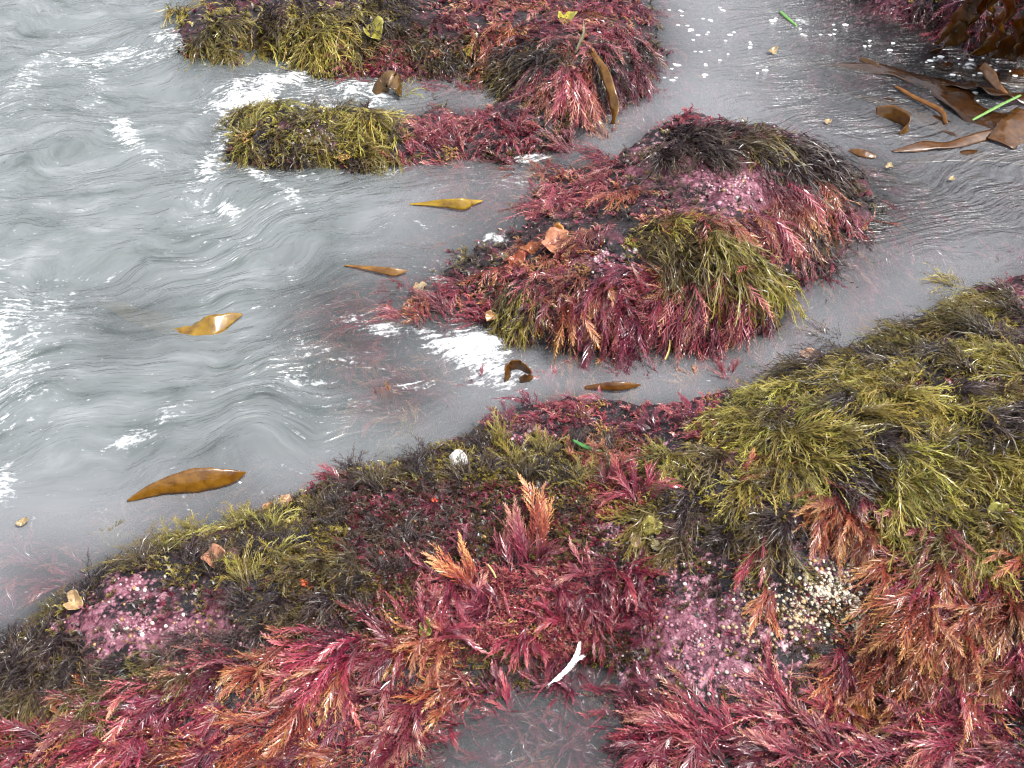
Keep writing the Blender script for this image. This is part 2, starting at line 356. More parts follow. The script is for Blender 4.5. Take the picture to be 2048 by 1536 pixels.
qz = np.maximum(np.maximum(HS[:-1, :-1], HS[1:, 1:]), np.maximum(HS[:-1, 1:], HS[1:, :-1]))
near = np.empty(qx.size, int)
for i in range(0, qx.size, 50000):
    s = slice(i, i+50000); d = np.hypot(qx.ravel()[s, None]-sp_[None, :, 0], qy.ravel()[s, None]-sp_[None, :, 1]); near[s] = si_[d.argmin(1)]
near = near.reshape(qx.shape); isrock = qz > -.03
isrock &= (np.abs(qx) < 3.2) & (qy > .2) & (qy < 5.2)

CRUST = [(230,1260,110,60,1),(340,1280,120,60,1),(420,1270,90,50,.9),(270,1180,60,40,.9),(380,1250,60,40,.9),(1400,1300,180,130,1),(1330,1120,110,70,.8),(1500,1360,120,60,1),(1560,1200,90,70,.4),(1690,1110,80,50,.9),
 (1240,1080,60,60,.8),(1060,855,50,30,.8),(1370,335,110,70,1),(1500,372,120,55,1),(1590,280,40,30,1),(1300,300,60,40,.7),(1450,400,80,40,.9),(1180,520,50,40,.8),(1280,520,40,30,.6),(1080,170,50,40,.8),(650,270,50,40,.6),
 (1700,960,70,40,.8),(1650,990,60,30,.9),(1960,960,50,40,.9),(1500,900,60,40,.6),(850,1040,90,60,.5),(760,1000,80,40,.45),(1960,1400,80,60,.7),(1900,1480,90,40,.6),(1780,20,120,40,.8),(1900,870,80,30,.6),(1800,900,60,30,.5),(960,1040,60,30,.5),(1350,890,60,40,.5),(2040,590,40,30,.8)]
crust = np.full(GX.shape, .12)
for (a, b, rx, ry, s) in CRUST:
    e = ((PX-a)/rx)**2+((PY-b)/ry)**2
    crust = np.maximum(crust, np.where(front, .8*s*np.exp(-e*.7), 0))
crust = np.where((np.abs(GX) < 3) & (GY > .3) & (GY < 5), crust, .12)
allV = np.stack([GX, GY, HZ], -1).reshape(-1, 3)
ny, nx = GX.shape
I = np.arange(ny*nx).reshape(ny, nx)
quads = np.stack([I[:-1, :-1], I[:-1, 1:], I[1:, 1:], I[1:, :-1]], -1).reshape(-1, 4)
def sub(mask, name, mat):
    q = quads[mask.ravel()]; u, inv = np.unique(q, return_inverse=True)
    return mesh(name, allV[u], inv.reshape(-1, 4), mat, {'crust': crust.ravel()[u]}, True)
ROCKNAME = {'F': 'the broad nearest rock', 'M': 'the humped middle rock', 'D': 'the low green-topped rock', 'U': 'the long far rock', 'K': 'the kelp-hung rock'}
RL = {'F': 'broad nearest rock with pink crust and thick seaweed sloping to a small pool', 'M': 'humped middle rock ringed by water with bare pink and grey crown',
      'D': 'low rock with green seaweed top and red end washed by surf', 'U': 'long far rock carrying green seaweed at one end and red at the other', 'K': 'dark pink rock in the far corner hung with brown kelp'}
rock_objs = {}
for k, nm in enumerate(SEED):
    o = link('rock', sub(isrock & (near == k), 'rock', M['rock'])); tag(o, RL[nm], 'rock', 'rocks standing out of the sea'); rock_objs[nm] = o
o = link('seabed', sub(~isrock, 'seabed', M['rock'])); tag(o, kind='structure')

# ------------------------------------------------------------------ water
WX = outer(axis(-2.5, 2.5, .0135, .0135)); WY = outer(axis(.42, 4.5, .010, .017))
wx, wy = np.meshgrid(WX, WY)
wpx, wpy = proj(np.stack([wx, wy, 0*wx], -1))
infr = (np.abs(wx) < 3) & (wy > .3) & (wy < 5)
# flow direction: mostly running from far left to near right, curling around the rocks
a0 = fbm(wx*1.3, wy*1.3, 40, 2)*.55
warp1 = fbm(wx*1.8, wy*1.8, 41, 3)*.15; warp2 = fbm(wx*2.1+9, wy*2.1, 47, 3)*.19+fbm(wx*8, wy*8, 49, 2)*.022
th = R(-14)
fu = (wx+warp1)*math.cos(th)-(wy+warp2)*math.sin(th); fv = (wx+warp1)*math.sin(th)+(wy+warp2)*math.cos(th)
left = smooth(1150, 500, wpx)*smooth(1150, 800, wpy)
left = np.where(infr, left, .6); 
calm = np.where(infr, smooth(950, 1100, wpx)*smooth(430, 620, wpy), 0)
churn = np.clip(left*1.0+.22, 0, 1)*(1-.75*calm)
pool = np.where(infr, smooth(1200, 1330, wpy), 0); churn *= (1-.95*pool); churn = np.clip(churn+.25*np.where(infr, smooth(1330, 1650, wpx)*smooth(600, 380, wpy), 0), 0, 1)
dpt = -bil(HS, wx, wy)
shal = smooth(.0, .09, dpt)
WZ = (fbm(fu*2.2, fv*4.5, 50, 3)*.020+fbm(fu*6, fv*13, 53, 3)*.0065*(2*vn(wx*2.3, wy*2.3, 91))+fbm(fu*14, fv*30, 57, 2)*.0015)*churn*(.3+.7*shal)
WZ += (1-np.abs(fbm(wx*5, wy*5, 61, 3)))**4*.010*left*shal
FOAM = [(510,185,75,22,-18,1.1),(590,160,40,16,-25,.9),(250,270,36,16,40,1.0),(285,300,50,14,35,.7),(430,320,22,50,30,.9),(520,360,60,10,35,.9),(590,405,30,10,35,1.0),(460,432,22,10,0,1.0),(960,705,55,32,40,1.25),(985,740,50,24,20,1.1),(890,690,70,18,25,.85),(750,655,50,14,10,.8),
 (600,762,40,10,5,.95),(640,700,60,10,10,.5),(265,872,45,12,-20,.9),(330,830,60,10,-25,.55),(0,690,34,100,0,.8),(40,640,40,60,0,.6),(5,980,20,40,0,.8),(235,112,60,12,-15,.8),(150,122,40,10,5,.7),(60,150,60,20,-40,.6),(190,170,25,50,15,.55),(1050,318,40,9,0,.95),(990,476,30,9,15,.9),(1000,515,18,8,0,.9),
 (620,200,60,30,10,.6),(700,180,70,18,10,.75),(760,190,30,24,0,.9),(350,80,40,18,20,.8),(300,110,50,16,-20,.55),(110,620,50,60,60,.55),(60,760,50,40,0,.5),(400,420,60,60,0,.4),(560,300,80,40,30,.45),(880,560,60,14,30,.7),(860,590,40,12,20,.5),(700,330,120,14,5,.45),(1030,360,80,12,0,.4),(450,260,16,50,0,.7),
 (700,720,60,12,10,.5),(820,770,50,12,10,.45),(20,1340,20,60,0,.2),(1940,130,12,6,0,1.0),(1905,150,16,6,0,.6),(1880,118,14,6,0,.8),(1600,45,18,8,0,.7),(480,240,14,20,0,.6)]
foam = np.zeros(wx.shape); fj = fbm(wx*16, wy*16, 83, 3)*.55
for (a, b, rx, ry, an, s) in FOAM:
    ca, sa = math.cos(R(an)), math.sin(R(an)); dx = wpx-a; dy = wpy-b
    e = np.maximum(0, ((dx*ca+dy*sa)/(rx*1.2))**2+((-dx*sa+dy*ca)/(ry*1.35))**2+fj*1.6)
    foam = np.maximum(foam, np.where(infr, s*np.exp(-e*.8), 0))
foam = np.maximum(foam, left*.02+.26*left*smooth(.15, .7, fbm(fu*3.5, fv*8, 71, 3)))
WZ += smooth(.4, 1.1, foam)*(.008+.016*fbm(wx*26, wy*26, 77, 3))
WZ = WZ*infr
turb = .06+.94*(1-np.exp(-np.clip(dpt, 0, 1)*(8.5+9*left)))
turb = np.clip(turb*.75+.25*left, .06, .97); turb *= (1-.55*pool)
for (a, b, r_, k) in [(690,640,130,.65),(800,790,120,.65),(90,1170,120,.5),(1700,520,130,.35),(950,380,110,.4),(880,620,70,.5),(270,640,110,.4),(420,1010,150,.35)]:
    turb *= 1-k*np.where(infr, np.exp(-((wpx-a)**2+(wpy-b)**2*1.6)/r_**2), 0)
rip = np.where(infr, smooth(1330, 1650, wpx)*smooth(600, 380, wpy), 0)
turb *= 1-.42*rip
turb = np.where(infr, turb, .9)
kd = np.where(infr, smooth(1450, 1780, wpx)*smooth(300, 150, wpy), 0); turb *= (1-.9*kd)
chop = np.clip(.17+.34*left+.75*rip-.05*calm, .03, 1)*(1-.85*pool)
nyw, nxw = wx.shape; I = np.arange(nyw*nxw).reshape(nyw, nxw)
wq = np.stack([I[:-1, :-1], I[:-1, 1:], I[1:, 1:], I[1:, :-1]], -1).reshape(-1, 4)
me = mesh('sea_water', np.stack([wx, wy, WZ], -1).reshape(-1, 3), wq, M['water'],
          {'fc': np.stack([fu, fv, 0*fu], -1).reshape(-1, 3), 'turb': turb.ravel(), 'foam': foam.ravel(), 'chop': chop.ravel(), 'wild': np.clip(left*1.2, 0, 1).ravel()}, True)
tag(link('sea_water', me), kind='structure')
def WH(x, y):
    i = np.clip(np.searchsorted(WX, x)-1, 0, len(WX)-2); j = np.clip(np.searchsorted(WY, y)-1, 0, len(WY)-2); return WZ[j, i]

# ------------------------------------------------------------------ seaweed templates: (s along axis, lateral, normal, colour param) in units of frond length
def t_feather(seed, pairs=13, wide=.22, teeth=5, ang=34):
    r = random.Random(seed); V = []; F = []
    def add(s, l, n, c): V.append((s, l, n, c)); return len(V)-1
    ns = 9; prev = None
    for i in range(ns+1):
        s = i/ns; wd = .0085*(1-s*.7); a = add(s, -wd, 0, s*.7); b = add(s, wd, 0, s*.7); c = add(s, 0, .009*(1-s*.6), s*.7)
        if prev: 
            for x, y in ((0, 2), (2, 1)): F.append((prev[x], [a, b, c][x], [a, b, c][y])); F.append((prev[x], [a, b, c][y], prev[y]))
        prev = (a, b, c)
    for k in range(pairs*2):
        side = 1 if k % 2 else -1; s0 = .16+.80*(k+.5*r.random())/(pairs*2)
        prof = math.sin(math.pi*min(1, (s0+.10)*.9))**.7*(1.0 if s0 < .6 else 1.0-(s0-.6)*1.3)
        ln = wide*1.55*prof*r.uniform(.75, 1.15)
        if ln < .02: continue
        an = R(ang*r.uniform(.75, 1.2)*(1-.35*s0)); nt = max(2, int(teeth*prof+.5)); cu = r.uniform(.0, .35); nz = r.uniform(-.35, .5); cj = r.uniform(-.16, .14)
        def pt(f, o=0.0, up=0.0):
            a = an*(1-cu*f); return (s0+ln*f*math.cos(a)+o*math.sin(a)*-1, side*(ln*f*math.sin(a)+o*math.cos(a)), nz*ln*f+up-.5*(ln*f*math.sin(a))**2*3)
        cc = lambda f: max(0, min(1, s0*.62+.38*f*(.5+.5*s0)+.06+cj))
        wd = .0058
        q = [add(*pt(0, wd), cc(0)), add(*pt(0, -wd), cc(0)), add(*pt(.55, wd), cc(.55)), add(*pt(.55, -wd), cc(.55)), add(*pt(1.0, 0), cc(1))]
        F += [(q[0], q[1], q[3]), (q[0], q[3], q[2]), (q[2], q[3], q[4])]
        for j in range(nt*2):
            f = .18+.74*(j+.5)/(nt*2); sg = 1 if j % 2 else -1; pl = .030*(1-f*.5)*r.uniform(.7, 1.2)
            a = add(*pt(f, sg*.003), cc(f)); b = add(*pt(f+.10, sg*.003), cc(f)); up = r.uniform(-.012, .016)
            tip = add(*pt(min(1.12, f+.10+pl*.8/ln*.8), sg*(.003+pl*.62), up), min(1, cc(f)+.12)); F.append((a, b, tip))
    return np.array(V), np.array(F)
def t_plume(seed, nb=16, wide=.16, thick=.0085, subn=3):
    r = random.Random(seed); V = []; F = []
    def add(s, l, n, c): V.append((s, l, n, c)); return len(V)-1
    ns = 8; prev = None
    wob = [0]; 
    for i in range(ns): wob.append(wob[-1]+r.uniform(-.02, .02))
    def W(s):
        x = min(max(s, 0), .9999)*ns; i = int(x); return wob[i]*(1-(x-i))+wob[i+1]*(x-i)
    for i in range(ns+1):
        s = i/ns; wd = thick*(1-s*.6); a = add(s, W(s)-wd, 0, s*.8); b = add(s, W(s)+wd, .4*wd, s*.8)
        if prev: F += [(prev[0], prev[1], b), (prev[0], b, a)]
        prev = (a, b)
    for k in range(nb):
        side = 1 if k % 2 else -1; s0 = .10+.86*(k+r.random())/nb
        ln = wide*r.uniform(.6, 1.3)*(1.25-.85*s0); an = R(r.uniform(18, 38)); up = r.uniform(-.35, .55)
        def pt(f, o=0.0):
            a = an*(1-.4*f); return (s0+ln*f*math.cos(a)-o*math.sin(a), W(s0)+side*(ln*f*math.sin(a)+o*math.cos(a)), up*ln*f+o*.5)
        c0 = s0*.75; wd = thick*.55
        q = [add(*pt(0, wd), c0), add(*pt(0, -wd), c0), add(*pt(.5, wd), c0+.12), add(*pt(.5, -wd), c0+.12), add(*pt(1), min(1, c0+.28))]
        F += [(q[0], q[1], q[3]), (q[0], q[3], q[2]), (q[2], q[3], q[4])]
        for j in range(subn):
            f = .25+.6*(j+r.random()*.6)/subn; sg = 1 if j % 2 else -1; sl_ = ln*.36*r.uniform(.6, 1.2)
            b0 = pt(f); b1 = pt(min(1, f+.09)); a_ = an*(1-.4*f); tipf = (b1[0]+sl_*math.cos(a_+sg*.55), b1[1]+side*sl_*math.sin(a_+sg*.55), b1[2]+r.uniform(-.02, .03))
            F.append((add(*b0, c0+.1), add(*b1, c0+.1), add(*tipf, min(1, c0+.3))))
    return np.array(V), np.array(F)
TF = [t_feather(i, pairs=[14, 15, 16, 13][i % 4], wide=[.115, .15, .095, .13][i % 4], teeth=4, ang=[25, 31, 22, 28][i % 4]) for i in range(6)]
TS = [t_feather(20+i, pairs=11, wide=[.05, .065, .04][i % 3], teeth=2, ang=26) for i in range(4)]      # narrow strap-like branches
TFlow = [t_feather(40+i, pairs=9, wide=[.13, .10, .06][i % 3], teeth=1) for i in range(4)]
TP = [t_plume(60+i, nb=[13, 15, 12][i % 3], wide=[.20, .25, .17][i % 3], thick=.0095, subn=2) for i in range(6)]
TPlow = [t_plume(80+i, nb=9, wide=[.22, .27][i % 2], thick=.011, subn=1) for i in range(4)]
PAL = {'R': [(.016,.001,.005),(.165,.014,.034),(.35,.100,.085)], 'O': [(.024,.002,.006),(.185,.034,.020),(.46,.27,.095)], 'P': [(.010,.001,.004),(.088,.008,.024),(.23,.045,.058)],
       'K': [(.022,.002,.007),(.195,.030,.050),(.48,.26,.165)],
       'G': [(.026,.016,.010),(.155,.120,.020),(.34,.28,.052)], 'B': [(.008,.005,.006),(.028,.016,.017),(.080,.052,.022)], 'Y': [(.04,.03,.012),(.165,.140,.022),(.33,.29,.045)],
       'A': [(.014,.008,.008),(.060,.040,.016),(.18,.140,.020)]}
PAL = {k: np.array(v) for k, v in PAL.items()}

NSTEP = 10
def axes(p0, ang, L, elev, clear, turn, droop, sub, lid=-.008):
    n = len(p0); p = p0.copy(); a = ang.copy(); e = elev.copy(); ds = L/NSTEP
    A = np.empty((n, NSTEP+1, 3)); A[:, 0] = p
    for k in range(NSTEP):
        a = a+turn/NSTEP+rng.normal(0, .13, n); e = e-droop/NSTEP*np.where(e > -1.2, 1, 0)
        step = np.stack([np.cos(a)*np.cos(e), np.sin(a)*np.cos(e), np.sin(e)], -1)*ds[:, None]
        q = p+step; h = H(q[:, 0], q[:, 1])+clear*(.4+.6*min(1, k/3)); low = q[:, 2] < h
        q[:, 2] = np.where(low, h, q[:, 2])
        q[:, 2] = np.where(sub, np.minimum(q[:, 2], np.maximum(lid+WH(q[:, 0], q[:, 1]), h)), q[:, 2])
        # fronds trailing into the sea float just under its surface
        q[:, 2] = np.where((~sub) & (q[:, 2] < .0), np.maximum(q[:, 2], -.004), q[:, 2])
        v = q-p; l = np.linalg.norm(v, axis=-1, keepdims=True); q = p+v/np.maximum(l, 1e-6)*ds[:, None]
        q[:, 2] = np.maximum(q[:, 2], H(q[:, 0], q[:, 1])+clear*.5)
        e = np.where(low, np.arctan2(v[:, 2], np.hypot(v[:, 0], v[:, 1])), e)
        A[:, k+1] = q; p = q
    return A
def place(tpl, A, L, roll, width, pal, tint, cgam):
    """bend the template along the axis A; returns vertices and colours"""
    V, F = tpl; s = np.clip(V[:, 0], 0, 1.15)*NSTEP; i = np.clip(s.astype(int), 0, NSTEP-1); f = (s-i)[:, None]
    pos = A[i]*(1-f)+A[i+1]*f
    T = np.gradient(A, axis=0); T /= np.maximum(np.linalg.norm(T, axis=1, keepdims=True), 1e-6)
    up = np.array([0, 0, 1.0]); B = np.cross(up, T); B /= np.maximum(np.linalg.norm(B, axis=1, keepdims=True), 1e-3); Nn = np.cross(T, B)
    cr, sr = math.cos(roll), math.sin(roll); B2 = B*cr+Nn*sr; N2 = Nn*cr-B*sr
    Bv = B2[i]*(1-f)+B2[i+1]*f; Nv = N2[i]*(1-f)+N2[i+1]*f
    out = pos+Bv*(V[:, 1:2]*L*width)+Nv*(V[:, 2:3]*L)
    h = H(out[:, 0], out[:, 1])+.0008; out[:, 2] = np.maximum(out[:, 2], h)
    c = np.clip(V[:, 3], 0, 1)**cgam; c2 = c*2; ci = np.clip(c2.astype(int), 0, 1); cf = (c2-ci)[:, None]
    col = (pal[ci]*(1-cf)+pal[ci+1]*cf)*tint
    return out, col

def blob(n=8, m=5, seed=0, sq=.5, rough=.25):
    r = np.random.default_rng(seed); V = [(0, 0, sq)]; F = []
    for j in range(1, m+1):
        a = math.pi*.55*j/m
        for i in range(n): k = 1+r.uniform(-rough, rough); V.append((math.sin(a)*math.cos(6.2832*i/n)*k, math.sin(a)*math.sin(6.2832*i/n)*k, math.cos(a)*sq*k))
    for i in range(n): F.append((0, 1+i, 1+(i+1) % n))
    for j in range(m-1):
        for i in range(n):
            a = 1+j*n+i; b = 1+j*n+(i+1) % n; F += [(a, a+n, b+n), (a, b+n, b)]
    return np.array(V), np.array(F)
HOLD = []
for i_ in range(3):
    v_, f_ = blob(7, 3, i_, .7, .3)
    HOLD.append(mesh('holdfast', v_*.006, f_, M['red'], {'col': np.tile((.03, .012, .014), (len(v_), 1))}, True))
stats = {'fronds': 0, 'tris': 0}
STUFFV = {'red': [[], [], [], 0], 'fine': [[], [], [], 0]}
def tuft(p, ang_img, len_px, kind, n, label, group, cat='seaweed', fan=40, elev=(0, 24), droop=(60, 140), sub=False, feather=None, width=1.0, name=None, droot=.018, tmul=1.0, turn=24, cgam=None, clear=(.002, .022)):
    px, py = proj(p[None])
    a = R(ang_img); e = 40.0
    g0 = P(px, py, p[2])[0]; g1 = P(px+e*math.cos(a), py+e*math.sin(a), p[2])[0]
    dv = g1-g0; dirw = math.atan2(dv[1], dv[0])
    dist = np.linalg.norm(p-np.array([0, 0, CAMH])); sc_ = dist/FPX
    Lm = len_px*sc_*(1+.3*abs(math.sin(a)))*.8
    fine = kind in 'GBYA'
    if fine: Lm *= .80; n = int(n*1.5)
    else: Lm *= .93; n = int(n*1.25); width = width*1.08
    rad = np.sqrt(rng.random(n))*droot*dist/2; th_ = rng.random(n)*6.283
    p0 = np.stack([p[0]+rad*np.cos(th_), p[1]+rad*np.sin(th_), np.zeros(n)], -1); p0[:, 2] = H(p0[:, 0], p0[:, 1])-.002
    if sub: p0[:, 2] = np.minimum(p0[:, 2], -.01)
    an = dirw+np.clip(rng.normal(0, .55, n), -1.3, 1.3)*R(fan); L = Lm*rng.uniform(.62, 1.12, n)
    el = R(1)*rng.uniform(elev[0], elev[1], n); dr = R(1)*rng.uniform(droop[0], droop[1], n)
    A = axes(p0, an, L, el, rng.uniform(clear[0], clear[1], n), R(1)*rng.normal(0, turn, n), dr, np.full(n, bool(sub)), -.008 if sub is True else sub)
    name = name or {'R': 'red_feather_seaweed', 'O': 'red_feather_seaweed', 'P': 'red_feather_seaweed', 'K': 'red_feather_seaweed', 'G': 'olive_filament_seaweed', 'Y': 'olive_filament_seaweed', 'B': 'brown_filament_seaweed', 'A': 'brown_filament_seaweed'}[kind]
    base = p.copy(); base[2] = H(p[0], p[1]); tt = tmul*rng.uniform(.62, 1.3)
    pal = PAL[kind]
    Vs = []; Fs = []; Cs = []; nv = 0
    if not sub:
        root = link(name, None, None, base); tag(root, label, cat, group)
        link('holdfast', HOLD[rng.integers(3)], root)
    for i in range(n):
        if fine: tp = TP[rng.integers(len(TP))] if dist < 2.3 else TPlow[rng.integers(4)]
        elif dist > 2.3: tp = TFlow[rng.integers(len(TFlow))]
        elif feather is None: tp = (TF+TS)[rng.integers(len(TF)+len(TS))]
        else: tp = TF[rng.integers(len(TF))] if rng.random() < feather else TS[rng.integers(len(TS))]
        tint = tt*rng.uniform(.8, 1.2)*np.array([1, rng.uniform(.85, 1.15), rng.uniform(.85, 1.15)])
        V, c = place(tp, A[i], L[i], rng.normal(0, .45), width*(1.0 if not fine else 1.0), pal, tint, (cgam or (1.0 if not fine else .95))*rng.uniform(.8, 1.3))
        stats['tris'] += len(tp[1]); stats['fronds'] += 1
        if sub:
            S = STUFFV['fine' if fine else 'red']; S[0].append(V); S[1].append(tp[1]+S[3]); S[2].append(c); S[3] += len(V); continue
        if fine: Vs.append(V-base); Fs.append(tp[1]+nv); Cs.append(c); nv += len(V)
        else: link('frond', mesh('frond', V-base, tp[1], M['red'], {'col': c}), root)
    if fine and not sub: link('filaments', mesh('filaments', np.concatenate(Vs), np.concatenate(Fs), M['fine'], {'col': np.concatenate(Cs)}), root)

